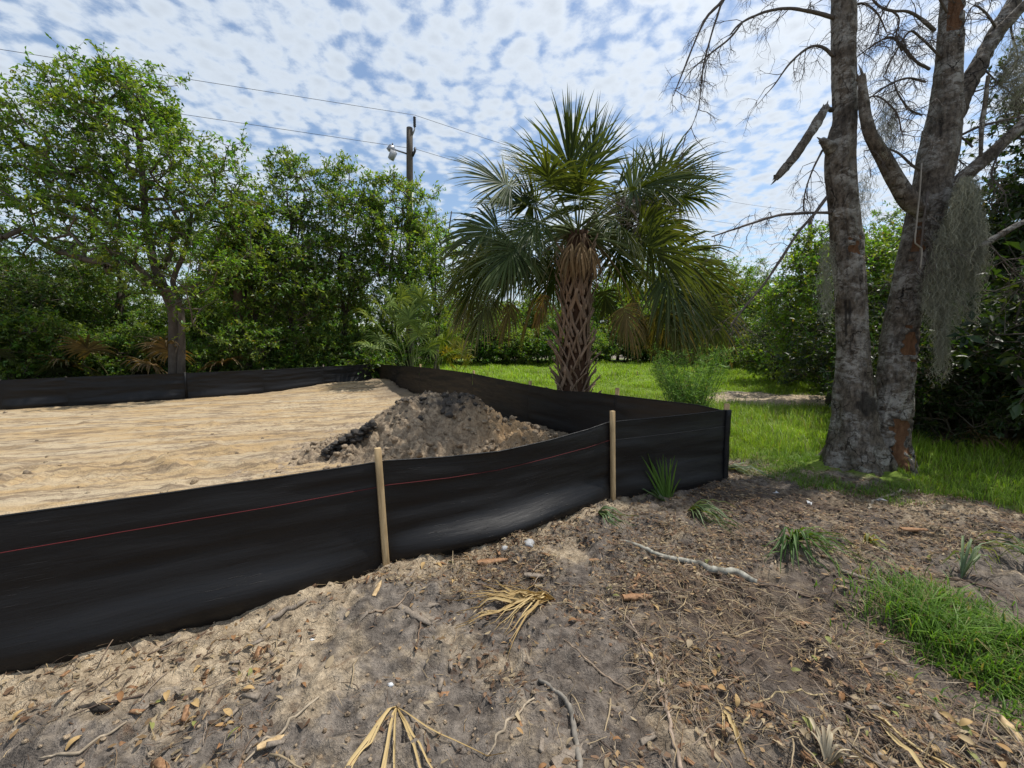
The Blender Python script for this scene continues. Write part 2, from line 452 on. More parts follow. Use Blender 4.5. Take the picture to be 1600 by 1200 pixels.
def m_sand():
    m, t = new_mat('graded_sand'); g = N(t); co = obj_co(g)
    # streaks along the direction the machine drove
    o = g.n('ShaderNodeVectorRotate', rotation_type='Z_AXIS'); g.l(co, o.inputs['Vector']); o.inputs['Angle'].default_value = -0.34
    st = g.mapv(o.outputs[0], (0.35, 2.6, 1.0))
    n1 = g.noise(st, 1.0, 6, 0.65, 0.4); n2 = g.noise(co, 6, 6, 0.7); n3 = g.noise(co, 60, 3, 0.7); n4 = g.noise(st, 3.1, 6, 0.7)
    c = g.mix(g.ramp(n1, 0.34, 0.66), (0.41, 0.285, 0.145), (0.45, 0.365, 0.25))
    c = g.mix(g.math('MULTIPLY', g.ramp(n4, 0.47, 0.60), 0.8), c, (0.185, 0.135, 0.09))
    n5 = g.noise(g.mapv(o.outputs[0], (0.5, 7.0, 1.0)), 2.2, 6, 0.75, 0.3)
    c = g.mix(g.math('MULTIPLY', g.ramp(n5, 0.54, 0.66), 0.7), c, (0.15, 0.108, 0.070))
    c = g.mix(g.math('MULTIPLY', g.ramp(n2, 0.52, 0.66), 0.65), c, (0.21, 0.155, 0.10))
    a = g.n('ShaderNodeSeparateColor'); g.l(g.attr(), a.inputs[0])
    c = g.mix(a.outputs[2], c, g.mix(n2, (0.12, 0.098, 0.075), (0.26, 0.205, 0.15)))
    c = g.mix(1.0, c, g.mix(n3, (0.72, 0.72, 0.72), (1.25, 1.25, 1.25)), 'MULTIPLY')
    b = g.bump(g.math('ADD', g.math('MULTIPLY', n2, 0.6), g.math('ADD', g.math('MULTIPLY', n3, 0.25), g.math('MULTIPLY', n5, 0.2))), 1.0, 0.06)
    g.out(g.pbsdf(c, 0.95, b, 0.15)); return m
def m_pile():
    m, t = new_mat('spoil'); g = N(t); co = obj_co(g)
    n1 = g.noise(co, 2.6, 6, 0.68, 0.5); n2 = g.noise(co, 16, 6, 0.7); n3 = g.noise(co, 70, 3, 0.7)
    a = g.n('ShaderNodeSeparateColor'); g.l(g.attr(), a.inputs[0])
    base = g.mix(g.ramp(n2, .3, .7), (0.17, 0.125, 0.085), (0.44, 0.345, 0.24))
    f = g.math('ADD', n1, g.math('MULTIPLY', a.outputs[0], 0.42))
    c = g.mix(g.ramp(f, 0.74, 0.92), base, g.mix(n2, (0.022, 0.021, 0.022), (0.13, 0.115, 0.10)))
    c = g.mix(a.outputs[1], c, g.mix(n2, (0.33, 0.21, 0.11), (0.45, 0.31, 0.17)))
    c = g.mix(1.0, c, g.mix(n3, (0.6, 0.6, 0.6), (1.4, 1.4, 1.4)), 'MULTIPLY')
    b = g.bump(g.math('ADD', n2, g.math('MULTIPLY', n3, 0.4)), 1.0, 0.04)
    g.out(g.pbsdf(c, 0.93, b, 0.2)); return m
def m_fabric():
    m, t = new_mat('silt_fabric'); g = N(t)
    uv = g.n('ShaderNodeTexCoord').outputs['UV']
    st = g.mapv(uv, (1.0, 9.0, 1.0))
    n1 = g.noise(st, 3.2, 5, 0.6, 0.2); n2 = g.noise(g.mapv(uv, (1.0, 14.0, 1.0)), 6.0, 3, 0.6)
    wv = g.n('ShaderNodeTexWave', wave_type='BANDS', bands_direction='Y'); g.l(uv, wv.inputs[0]); wv.inputs['Scale'].default_value = 90.0
    creases = g.math('MULTIPLY', g.ramp(n2, 0.62, 0.70), g.ramp(g.noise(uv, 1.3, 3, 0.6), 0.46, 0.66))
    h = g.math('ADD', g.math('ADD', g.math('MULTIPLY', n1, 0.35), g.math('MULTIPLY', creases, 0.42)), g.math('MULTIPLY', wv.outputs['Fac'], 0.015))
    b = g.bump(h, 0.6, 0.014)
    dust = g.ramp(g.noise(g.mapv(uv, (1.0, 4.0, 1.0)), 2.0, 6, 0.7), 0.5, 0.75)
    c = g.mix(g.math('MULTIPLY', dust, 0.35), (0.0050, 0.0052, 0.0064), (0.013, 0.012, 0.0115))
    p = g.pbsdf(c, g.ramp(n1, 0.3, 0.7, 0.42, 0.60), b, 0.34)
    tr = g.n('ShaderNodeBsdfTranslucent'); tr.inputs[0].default_value = (0.050, 0.033, 0.020, 1)
    mx = g.n('ShaderNodeMixShader'); mx.inputs[0].default_value = 0.10
    g.l(p, mx.inputs[1]); g.l(tr.outputs[0], mx.inputs[2]); g.out(mx.outputs[0]); return m
def m_wood(name, a, b, scale=1.0, rough=0.75):
    m, t = new_mat(name); g = N(t); co = obj_co(g)
    st = g.mapv(co, (9.0 * scale, 9.0 * scale, 0.7 * scale))
    n1 = g.noise(st, 6, 5, 0.6, 0.6); n2 = g.noise(co, 3 * scale, 4, 0.6)
    c = g.mix(g.ramp(n1, 0.3, 0.7), a, b)
    c = g.mix(g.ramp(n2, 0.55, 0.75), c, tuple(x * 0.55 for x in a))
    g.out(g.pbsdf(c, rough, g.bump(n1, 0.4, 0.004), 0.25)); return m
def m_bark():
    m, t = new_mat('dead_bark'); g = N(t)
    uvn = g.n('ShaderNodeTexCoord'); co = uvn.outputs['Object']
    st = g.mapv(co, (1, 1, 0.55))
    a = g.n('ShaderNodeSeparateColor'); g.l(g.attr(), a.inputs[0])
    n1 = g.noise(co, 3.2, 6, 0.65, 0.3); n2 = g.noise(st, 22, 6, 0.72); n3 = g.noise(g.mapv(co, (1, 1, 1.7)), 9, 6, 0.75, 0.5); n4 = g.noise(co, 75, 3, 0.7)
    c = g.mix(g.ramp(n2, 0.32, 0.68), (0.045, 0.035, 0.027), (0.195, 0.158, 0.122))
    lich = g.math('MULTIPLY', g.ramp(n1, 0.40, 0.60), g.ramp(n3, 0.42, 0.56))
    c = g.mix(g.math('MULTIPLY', lich, 0.85), c, (0.41, 0.385, 0.345))
    dk_ = g.ramp(g.noise(g.mapv(co, (1, 1, 0.4)), 4.1, 5, 0.7), 0.56, 0.70)
    c = g.mix(g.math('MULTIPLY', dk_, 0.65), c, (0.040, 0.034, 0.030))
    c = g.mix(g.math('MULTIPLY', a.outputs[2], 0.85), c, (0.030, 0.026, 0.023))
    vd = g.n('ShaderNodeMix', data_type='VECTOR'); vd.inputs[0].default_value = 0.16
    nz = g.n('ShaderNodeTexNoise'); g.l(co, nz.inputs['Vector']); nz.inputs['Scale'].default_value = 6; nz.inputs['Detail'].default_value = 4
    g.l(st, vd.inputs[4]); g.l(nz.outputs['Color'], vd.inputs[5])
    crk = g.voro(vd.outputs[1], 6.5, 'DISTANCE_TO_EDGE')
    crack = g.math('MULTIPLY', g.ramp(crk, 0.030, 0.0), g.ramp(g.noise(co, 1.7, 4, 0.6), 0.50, 0.62))
    c = g.mix(g.math('MULTIPLY', crack, 0.9), c, (0.012, 0.010, 0.009))
    wood = g.mix(g.noise(g.mapv(co, (14, 14, 1.2)), 3.0, 5, 0.65), (0.075, 0.032, 0.017), (0.24, 0.125, 0.062))
    peel = g.ramp(a.outputs[0], 0.45, 0.55)
    c = g.mix(peel, c, wood)
    c = g.mix(1.0, c, g.mix(n4, (0.65, 0.65, 0.65), (1.35, 1.35, 1.35)), 'MULTIPLY')
    h = g.math('ADD', g.math('ADD', n2, g.math('MULTIPLY', n4, 0.35)), g.math('MULTIPLY', crack, -1.4))
    g.out(g.pbsdf(c, 0.9, g.bump(h, 1.0, 0.04), 0.2)); return m
def m_treebark():
    m, t = new_mat('live_bark'); g = N(t); co = obj_co(g)
    n1 = g.noise(g.mapv(co, (1, 1, 0.35)), 14, 5, 0.65); n2 = g.noise(co, 2.2, 4, 0.6)
    c = g.mix(n1, (0.035, 0.028, 0.022), (0.125, 0.103, 0.082))
    c = g.mix(g.math('MULTIPLY', g.ramp(n2, 0.5, 0.7), 0.6), c, (0.15, 0.135, 0.115))
    g.out(g.pbsdf(c, 0.9, g.bump(n1, 0.8, 0.02), 0.2)); return m
def m_solid(name, col, rough=0.5, metal=0.0, sc=12):
    m, t = new_mat(name); g = N(t); co = obj_co(g)
    n1 = g.noise(co, sc, 5, 0.6)
    c = g.mix(n1, tuple(x * 0.75 for x in col), tuple(x * 1.2 for x in col))
    g.out(g.pbsdf(c, rough, None, 0.4, metal)); return m
M_GROUND, M_SAND, M_PILE, M_FABRIC, M_BARK, M_TBARK = m_ground(), m_sand(), m_pile(), m_fabric(), m_bark(), m_treebark()
M_STAKE = m_wood('stake_wood', (0.33, 0.225, 0.115), (0.52, 0.38, 0.21))
M_POLE = m_wood('pole_wood', (0.055, 0.044, 0.034), (0.115, 0.095, 0.073), 0.5, 0.85)
M_RED = m_solid('red_thread', (0.10, 0.008, 0.010), 0.8)
M_GREYT = m_solid('grey_thread', (0.06, 0.055, 0.055), 0.6)
M_STEEL = m_solid('galvanised', (0.30, 0.30, 0.31), 0.45, 0.7)
M_BLACK = m_solid('black_rubber', (0.018, 0.018, 0.02), 0.5)
M_GLASS = m_solid('lamp_glass', (0.36, 0.37, 0.38), 0.25)
M_FIBRE = plain_mat('palm_fibre', 0.9, (35, 0.9, 0.02), 0.15)
M_BOOT = plain_mat('palm_boot', 0.8, (30, 0.7, 0.01), 0.25)
M_CHIP = m_wood('split_wood', (0.17, 0.085, 0.040), (0.33, 0.19, 0.10), 2.0)
M_GREYWOOD = m_wood('weathered_wood', (0.14, 0.115, 0.09), (0.25, 0.205, 0.16), 2.0)
M_PAPER = m_solid('white_scrap', (0.55, 0.56, 0.57), 0.7)
M_STONE = m_solid('pale_stone', (0.34, 0.34, 0.34), 0.85)

# ------------------------------------------------------------------ ground
def axis(parts):
    out = []
    for a, b, s in parts: out.append(np.arange(a, b, s))
    return np.concatenate(out + [[parts[-1][1]]])
gx = axis(((-220, -60, 20), (-60, -18, 2.0), (-18, -6, 0.13), (-6, -3.2, 0.05), (-3.2, 3.6, 0.019), (3.6, 6, 0.04), (6, 14, 0.2), (14, 60, 2.0), (60, 220, 20)))
gy = axis(((-60, -2, 6), (-2, 1.1, 0.25), (1.1, 3.6, 0.015), (3.6, 5.0, 0.024), (5.0, 8.0, 0.045), (8, 17, 0.09), (17, 34, 0.6), (34, 80, 4), (80, 320, 30)))
GX, GY = np.meshgrid(gx, gy)
GZ = ground_z(GX, GY)
gm = grass_mask(GX, GY)
lot = in_poly(GX, GY, LOT)
TREE_B = gp(1350, 752)[:2] + np.array([0.1, 0.35])
tb = np.hypot(GX - TREE_B[0], GY - TREE_B[1])
sandy = np.exp(-(np.hypot((GX - gp(250, 1010)[0]) / 0.7, (GY - gp(250, 1010)[1]) / 0.28)) ** 2) + 0.8 * np.exp(-(np.hypot((GX - gp(1480, 785)[0]) / 0.9, (GY - gp(1480, 785)[1]) / 0.35)) ** 2) \
    + 0.55 * np.exp(-(seg_d(GX, GY, P1, P3) / 0.20) ** 2) + 0.4 * np.exp(-(np.hypot((GX - gp(760, 860)[0]) / 0.5, (GY - gp(760, 860)[1]) / 0.2)) ** 2) \
    + 0.75 * sst(1.35, 0.6, np.hypot((GX - PATHC[0]) / 2.6, (GY - PATHC[1]) / 1.5))
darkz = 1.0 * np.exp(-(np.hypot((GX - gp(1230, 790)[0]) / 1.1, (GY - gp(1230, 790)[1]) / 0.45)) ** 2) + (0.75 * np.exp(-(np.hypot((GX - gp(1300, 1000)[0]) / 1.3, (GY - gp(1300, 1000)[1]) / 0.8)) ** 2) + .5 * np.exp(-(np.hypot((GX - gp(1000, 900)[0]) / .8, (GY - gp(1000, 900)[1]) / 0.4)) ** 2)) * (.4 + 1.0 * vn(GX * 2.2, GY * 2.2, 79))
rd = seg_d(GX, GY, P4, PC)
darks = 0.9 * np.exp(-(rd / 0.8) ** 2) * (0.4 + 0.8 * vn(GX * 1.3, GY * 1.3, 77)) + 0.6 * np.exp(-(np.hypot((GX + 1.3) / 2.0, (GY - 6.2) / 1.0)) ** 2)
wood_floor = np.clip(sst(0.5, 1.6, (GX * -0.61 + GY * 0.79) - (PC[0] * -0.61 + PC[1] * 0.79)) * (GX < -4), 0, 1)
def sub(mask, name, mat, col, kind='structure'):
    ny, nx = GX.shape
    idx = np.arange(ny * nx).reshape(ny, nx)
    q = np.stack([idx[:-1, :-1], idx[:-1, 1:], idx[1:, 1:], idx[1:, :-1]], -1)[mask]
    used = np.unique(q); re = np.full(ny * nx, -1); re[used] = np.arange(len(used))
    mb = MB(); V = np.stack([GX, GY, GZ], -1).reshape(-1, 3)
    mb.add(V[used], re[q], None, col.reshape(-1, 3)[used])
    return tag(mb.build(name, mat, None, True), kind=kind)
fc_lot = in_poly((GX[:-1, :-1] + GX[1:, 1:]) / 2, (GY[:-1, :-1] + GY[1:, 1:]) / 2, LOT)
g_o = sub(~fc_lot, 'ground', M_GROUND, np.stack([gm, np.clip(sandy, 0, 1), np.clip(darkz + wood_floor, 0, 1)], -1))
s_o = sub(fc_lot, 'sand_lot', M_SAND, np.stack([gm * 0, gm * 0, np.clip(darks, 0, 1)], -1))
tag(g_o, 'grey brown soil with sandy patches, roots and grass around the fenced lot')
tag(s_o, 'graded yellow sand inside the black fence with machine tracks')

def gz(x, y): return float(ground_z(np.array([x]), np.array([y]))[0])
def on(px, py):
    p = gp(px, py)
    for _ in range(3): p = gp(px, py, gz(p[0], p[1]))
    return p

# ------------------------------------------------------------------ silt fence
def fence_run(root, spans, toppix, out_n, thread, tag_thread):
    """spans: list of (A, B, bulge, sag wrinkles); toppix: (px, py) of the top hem"""
    tp = np.array(toppix, float)
    res = []
    for k, (A, B, bulge) in enumerate(spans):
        L = np.linalg.norm(B - A); nu = max(24, int(L / 0.045)); nv = 26
        u = np.linspace(0, 1, nu + 1); v = np.linspace(0, 1, nv + 1)
        XY = A[None] + (B - A)[None] * u[:, None]
        n = np.array([-(B - A)[1], (B - A)[0]]) / L
        if n @ out_n < 0: n = -n
        if tp.size:
            zt = np.full(nu + 1, 0.75)
            for _ in range(6):
                for i in range(nu + 1):
                    px, py, d = project((XY[i, 0], XY[i, 1], zt[i]))
                    if tp[0, 0] <= tp[-1, 0]: y = np.interp(px, tp[:, 0], tp[:, 1])
                    else: y = np.interp(-px, -tp[:, 0], tp[:, 1])
                    if tp[:, 0].min() - 2 <= px <= tp[:, 0].max() + 2: zt[i] += np.clip((py - y) * d / F, -0.2, 0.2)
            if np.any(zt != 0.75):
                ok = zt != 0.75
                zt = np.interp(u, u[ok], zt[ok])
        zt = np.clip(zt, 0.6, 1.05)
        zb = ground_z(XY[:, 0], XY[:, 1])
        kk = min(31, (len(zb) // 2) * 2 - 1); zb = np.convolve(np.pad(zb, kk // 2, mode='edge'), np.ones(kk) / kk, 'valid') - 0.075
        Z = zb[:, None] + (zt - zb)[:, None] * v[None]
        s0 = k * 7.7 + out_n[0] * 3
        S = (u * L)[:, None] + 0 * v[None]; Vv = v[None] + 0 * u[:, None]
        mid = np.sin(np.pi * u)[:, None] ** 0.6
        off = bulge * mid * np.exp(-((Vv - 0.17) / 0.15) ** 2) * (0.8 + 0.5 * vn(S * 1.1, Vv * 0 + s0, 5))
        # tension folds fan out from the stakes, long shallow creases run along the cloth
        off = off + 0.030 * fbm(S * 0.9 + 1.2 * Vv, Vv * 5 + s0, 51, 3) + 0.018 * fbm(S * 2.5 + 2.0 * Vv, Vv * 16 + s0, 53, 3)
        for e, sg in ((0.0, 1.0), (1.0, -1.0)):
            du = np.abs(u - e)[:, None] * L
            off = off + 0.028 * np.exp(-du / 0.40) * fbm(Vv * 9 + sg * du * 2.0 * (Vv - 0.5) + s0, du * 0.7 + s0, 57, 3)
        edge = np.minimum(1, np.minimum(u, 1 - u)[:, None] * L / 0.06)
        off = off * (0.25 + 0.75 * edge)
        P = np.stack([XY[:, None, 0] + n[0] * off, XY[:, None, 1] + n[1] * off, Z], -1)
        idx = np.arange((nu + 1) * (nv + 1)).reshape(nu + 1, nv + 1)
        q = np.stack([idx[:-1, :-1], idx[1:, :-1], idx[1:, 1:], idx[:-1, 1:]], -1).reshape(-1, 4)
        mb = MB(); mb.add(P.reshape(-1, 3), q, None, (1, 1, 1), np.stack([S + s0, Vv * 0.8], -1).reshape(-1, 2))
        mb.build('fabric_panel', M_FABRIC, root, True)
        # folded hem along the top edge
        hb = MB(); tube(hb, P[:, -1] + np.array([0, 0, -0.004]), 0.006, 5, squash=1.0)
        hb.build('hem', M_FABRIC, root, True)
        if thread:
            vt = 0.79; i0 = int(vt * nv); f = vt * nv - i0
            T = P[:, i0] * (1 - f) + P[:, i0 + 1] * f + np.array([n[0], n[1], 0]) * 0.0035
            tb_ = MB(); tube(tb_, T, 0.0022, 5)
            tb_.build('thread', thread[k], root, True)
        res.append((A, B, zt, n))
    return res
def stake(root, x, y, zb, zt, lean=(0, 0), w=0.042, d=0.034, rot=0.5, mat=M_STAKE):
    mb = MB(); n = 7
    c, s = math.cos(rot), math.sin(rot)
    V = []
    for i in range(n):
        t = i / (n - 1); z = zb + (zt - zb) * t
        cx = x + lean[0] * t; cy = y + lean[1] * t
        for (a, b) in ((-.5, -.5), (.5, -.5), (.5, .5), (-.5, .5)):
            V.append((cx + (a * w) * c - (b * d) * s, cy + (a * w) * s + (b * d) * c, z))
    q = [[i * 4 + j, i * 4 + (j + 1) % 4, i * 4 + 4 + (j + 1) % 4, i * 4 + 4 + j] for i in range(n - 1) for j in range(4)]
    q.append([n * 4 - 4, n * 4 - 3, n * 4 - 2, n * 4 - 1]); q.append([3, 2, 1, 0])
    mb.add(V, q)
    o = mb.build('stake', mat, root)
    bv = o.modifiers.new('bevel', 'BEVEL'); bv.width = 0.0015; bv.segments = 1
    return o

out_near = np.array([0.5, -0.86])
fn = tag(empty('silt_fence'), 'black silt fence run nearest the camera with a red thread and wooden stakes', 'fence')
top_near = [(0, 806), (150, 785), (300, 764), (450, 743), (590, 722), (604, 719), (700, 713), (780, 704), (860, 687), (920, 671), (955, 659), (1030, 652), (1130, 641)]
fence_run(fn, [(P0, P1, 0.07), (P1, P2, 0.08), (P2, P3, 0.12), (P3, P4, 0.04)], top_near, out_near, [M_RED, M_RED, M_RED, M_GREYT], None)
ra = math.atan2((P3 - P2)[1], (P3 - P2)[0])
def stake_px(root, top, bot, w=0.040, d=0.032, push=0.025, mat=M_STAKE):
    b = gp(*bot); nrmv = np.array([0.5, -0.86])
    bx, by = b[0] + nrmv[0] * push, b[1] + nrmv[1] * push
    t = at(top[0], top[1], by)
    stake(root, bx, by, gz(bx, by) - 0.06, t[2], (t[0] - bx, 0), w, d, ra, mat)
stake_px(fn, (590, 700), (603, 889))
stake_px(fn, (957, 642), (955, 789))
stake(fn, P1[0] + 0.012, P1[1] - 0.02, -0.05, 0.83, (0.02, 0), 0.046, 0.034, ra)
stake(fn, P0[0] + 0.012, P0[1] - 0.02, -0.05, 0.81, (-0.01, 0), 0.046, 0.034, ra)
c4 = at(1127, 636, P4[1])
stake(fn, P4[0] + 0.02, P4[1] + 0.045, -0.05, c4[2] + 0.03, (0, 0), 0.046, 0.034, 0.2)
# cloth wound round the corner stake
wp = MB()
zz = np.linspace(-0.05, c4[2] - 0.035, 14)
pp = np.stack([P4[0] + 0.012 + 0.003 * np.sin(zz * 9), P4[1] + 0.02 + 0 * zz, zz], 1)
tube(wp, pp, 0.05, 10, squash=0.75, disp=lambda p, a: 1 + 0.10 * np.sin(3 * a)[None] + 0.05 * np.sin(p[:, 2] * 23)[:, None])
wp.build('corner_wrap', M_FABRIC, fn, True)

fr = tag(empty('silt_fence'), 'long black silt fence running from the near right corner back past the palm trunk', 'fence')
top_right = [(1130, 641), (1090, 632), (1030, 625), (960, 617), (930, 613), (880, 611), (820, 600), (740, 584), (690, 577), (650, 573), (590, 569)]
ts = [0.0]
for px in (963, 826, 738, 655):
    k = (px - 800) / F
    a = P4 + np.array([0.02, 0.03]); d_ = PC - a
    ts.append((k * a[1] - a[0]) / (d_[0] - k * d_[1]))
ts.append(1.0)
A0 = P4 + np.array([0.02, 0.03])
pts_r = [A0 + (PC - A0) * t for t in ts]
out_right = np.array([0.8, 0.6])
fence_run(fr, [(pts_r[i], pts_r[i + 1], 0.02) for i in range(5)], top_right, -out_right, None, None)
for i, dz in ((1, 0.87), (2, 0.845), (3, 0.93), (4, 0.92)):
    p = pts_r[i] + out_right * 0.035
    pxs = {1: 606, 2: 595, 3: 579, 4: 569}[i]
    zt = at(project((p[0], p[1], 0.85))[0], pxs, p[1])[2]
    stake(fr, p[0], p[1], gz(p[0], p[1]) - 0.05, zt, (0, 0), 0.05, 0.034, -0.9)
th = MB()

fb = tag(empty('silt_fence'), 'far black silt fence along the back of the sand below the woods', 'fence')
top_back = [(-60, 598), (0, 594), (140, 588), (288, 583), (360, 580), (430, 577), (505, 573), (580, 569), (592, 569)]
pts_b = [PC]
for px in (505, 410, 288, 100):
    k = (px - 800) / F; d_ = PB - PC
    t = (k * PC[1] - PC[0]) / (d_[0] - k * d_[1])
    pts_b.append(PC + d_ * t)
pts_b += [PB, PA]
out_back = np.array([0.61, -0.79])
fence_run(fb, [(pts_b[i], pts_b[i + 1], 0.05) for i in range(len(pts_b) - 1)], top_back, out_back, None, None)
for i in range(1, len(pts_b)):
    p = pts_b[i] - out_back * 0.03
    qx = project((p[0], p[1], .8))[0]; tb2 = np.array(top_back)
    zt_ = at(qx, np.interp(qx, tb2[:, 0], tb2[:, 1]) - (3 if i in (1, 2) else 1), p[1])[2] if qx > -50 else .8
    stake(fb, p[0], p[1], gz(p[0], p[1]) - 0.05, zt_, (0.01, 0), 0.035, 0.03, 0.6, M_GREYWOOD)
sp = pts_b[3] + out_back * 0.012
sm = MB(); tube(sm, np.array([[sp[0], sp[1], -0.02], [sp[0], sp[1], 0.4], [sp[0], sp[1], 0.735]]), 0.035, 8, squash=0.6)
sm.build('seam_wrap', M_FABRIC, fb, True)

# ------------------------------------------------------------------ spoil heap
pile = tag(empty('dirt_pile', (0, 0, 0)), 'heap of grey and black dug soil behind the near fence', 'dirt pile')
A_, B_ = at(652, 618, 5.95)[:2], at(722, 622, 6.05)[:2]
def pile_h(x, y):
    d = seg_d(x, y, A_, B_)
    w = 1.06 + 0.35 * fbm(x * 1.4, y * 1.4, 61, 3)
    h = 0.86 * np.clip(1 - d / w, 0, 1) ** 1.05
    h = np.minimum(h, 0.70 + 0.10 * fbm(x * 3, y * 3, 62, 3)) + 0.03
    p2 = at(800, 670, 6.0)
    h = np.maximum(h, 0.36 * np.clip(1 - np.hypot(x - p2[0], y - p2[1]) / 0.9, 0, 1) ** 0.9)
    p3 = at(560, 690, 5.5)
    h = np.maximum(h, 0.30 * np.clip(1 - np.hypot((x - p3[0]) / 1.0, (y - p3[1]) / 0.6), 0, 1) ** 0.9)
    m = sst(0.0, 0.12, h)
    h = h + m * (0.22 * fbm(x * 4.5, y * 4.5, 63, 3) + 0.17 * fbm(x * 11, y * 11, 64, 3) + 0.085 * (vn(x * 26, y * 26, 66) - 0.5))
    return h - 0.035
px_, py_ = np.meshgrid(np.linspace(-3.3, 1.6, 300), np.linspace(4.35, 7.7, 210))
ph = pile_h(px_, py_) + ground_z(px_, py_) * 0.4
idx = np.arange(px_.size).reshape(px_.shape)
q = np.stack([idx[:-1, :-1], idx[:-1, 1:], idx[1:, 1:], idx[1:, :-1]], -1)
keep = (pile_h(px_, py_)[:-1, :-1] > -0.034)
q = q[keep]
dk = sst(0.42, 0.66, ph) * 0.85 - 0.22 + 0.35 * (px_ > B_[0] - 0.25) * sst(0.15, 0.4, ph) * (px_ < B_[0] + 0.35)
p2 = at(800, 670, 6.0)
org = np.exp(-(np.hypot(px_ - p2[0], py_ - p2[1] + 0.2) / 0.55) ** 2) * 0.9
used = np.unique(q); re = np.full(px_.size, -1); re[used] = np.arange(len(used))
mb = MB(); mb.add(np.stack([px_, py_, ph], -1).reshape(-1, 3)[used], re[q], None, np.stack([dk, org, org * 0], -1).reshape(-1, 3)[used])
mb.build('mound', M_PILE, pile, True)
# unit clod: jittered icosphere
def ico():
    t = (1 + 5 ** 0.5) / 2
    v = np.array([[-1, t, 0], [1, t, 0], [-1, -t, 0], [1, -t, 0], [0, -1, t], [0, 1, t], [0, -1, -t], [0, 1, -t], [t, 0, -1], [t, 0, 1], [-t, 0, -1], [-t, 0, 1]])
    f = np.array([[0, 11, 5], [0, 5, 1], [0, 1, 7], [0, 7, 10], [0, 10, 11], [1, 5, 9], [5, 11, 4], [11, 10, 2], [10, 7, 6], [7, 1, 8], [3, 9, 4], [3, 4, 2], [3, 2, 6], [3, 6, 8], [3, 8, 9], [4, 9, 5], [2, 4, 11], [6, 2, 10], [8, 6, 7], [9, 8, 1]])
    v = nrm(v)
    vs = list(v); cache = {}; out = []
    def mid(a, b):
        k = (min(a, b), max(a, b))
        if k not in cache:
            m = vs[a] + vs[b]; vs.append(m / np.linalg.norm(m)); cache[k] = len(vs) - 1
        return cache[k]
    for a, b, c in f:
        x, y, z = mid(a, b), mid(b, c), mid(c, a)
        out += [[a, x, z], [b, y, x], [c, z, y], [x, y, z]]
    return np.array(vs), np.array(out)
IV, IF = ico()
def lump(mb, c, s, rng, col, rough=0.35, flat=1.0):
    o = rng.uniform(0, 90)
    n = vn3(IV[:, 0] * 2.3 + o, IV[:, 1] * 2.3, IV[:, 2] * 2.3 + o, 3) - 0.5
    v = IV * (1 + rough * 2 * n)[:, None] * np.array([rng.uniform(.75, 1.25), rng.uniform(.75, 1.25), flat * rng.uniform(.6, 1.0)]) * s
    mb.add(v + c, None, IF, col)
r = np.random.default_rng(3)
cb = MB()
for i in range(1500):
    x = r.uniform(-2.9, 1.1); y = r.uniform(4.6, 6.9)
    h = float(pile_h(np.array([x]), np.array([y]))[0])
    if h < 0.0 and r.random() > 0.12: continue
    s = 0.008 + 0.045 * r.random() ** 3
    z = max(h, 0) + gz(x, y) * (0.4 if h > 0 else 1)
    lump(cb, (x, y, z + s * 0.2), s, r, ((1.0 if z > 0.45 and r.random() < 0.65 else 0.0), 0, 0), 0.45)
tag(cb.build('clods', M_PILE, pile, False), kind='stuff')
mk = MB()
for i in range(230):
    t = r.random()
    p = at(506 + 76 * t, 706 - 44 * t + r.uniform(-6, 12), 5.15 + .25 * t + r.uniform(-0.08, 0.12))
    lump(mk, p - np.array([0, 0, 0.03]), r.uniform(0.018, 0.065), r, (2.4, 0, 0), 0.8, 0.7)
tag(mk.build('black_muck', M_PILE, pile, False), 'black wet muck clods on the left flank of the heap')

# ------------------------------------------------------------------ leaves and trees
def leaves(mb, pos, d, up, L, Wd, col, rng, fold=0.25):
    """pos,d,up: (n,3); diamond leaf with a fold along the midrib"""
    n = len(pos)
    s = nrm(np.cross(d, up)); nn = np.cross(s, d)
    L = np.broadcast_to(L, (n,))[:, None]; Wd = np.broadcast_to(Wd, (n,))[:, None]
    b = pos; tip = pos + d * L - nn * L * 0.12
    m1 = pos + d * L * 0.48 + s * Wd * 0.5 + nn * Wd * fold
    m2 = pos + d * L * 0.48 - s * Wd * 0.5 + nn * Wd * fold
    v = np.stack([b, m1, tip, m2], 1).reshape(-1, 3)
    i = np.arange(n)[:, None] * 4
    t = np.concatenate([i + np.array([[0, 1, 2]]), i + np.array([[0, 2, 3]])], 1).reshape(-1, 3)
    mb.add(v, None, t, np.repeat(col, 4, 0))
def rdir(rng, n):
    v = rng.normal(size=(n, 3)); return nrm(v)
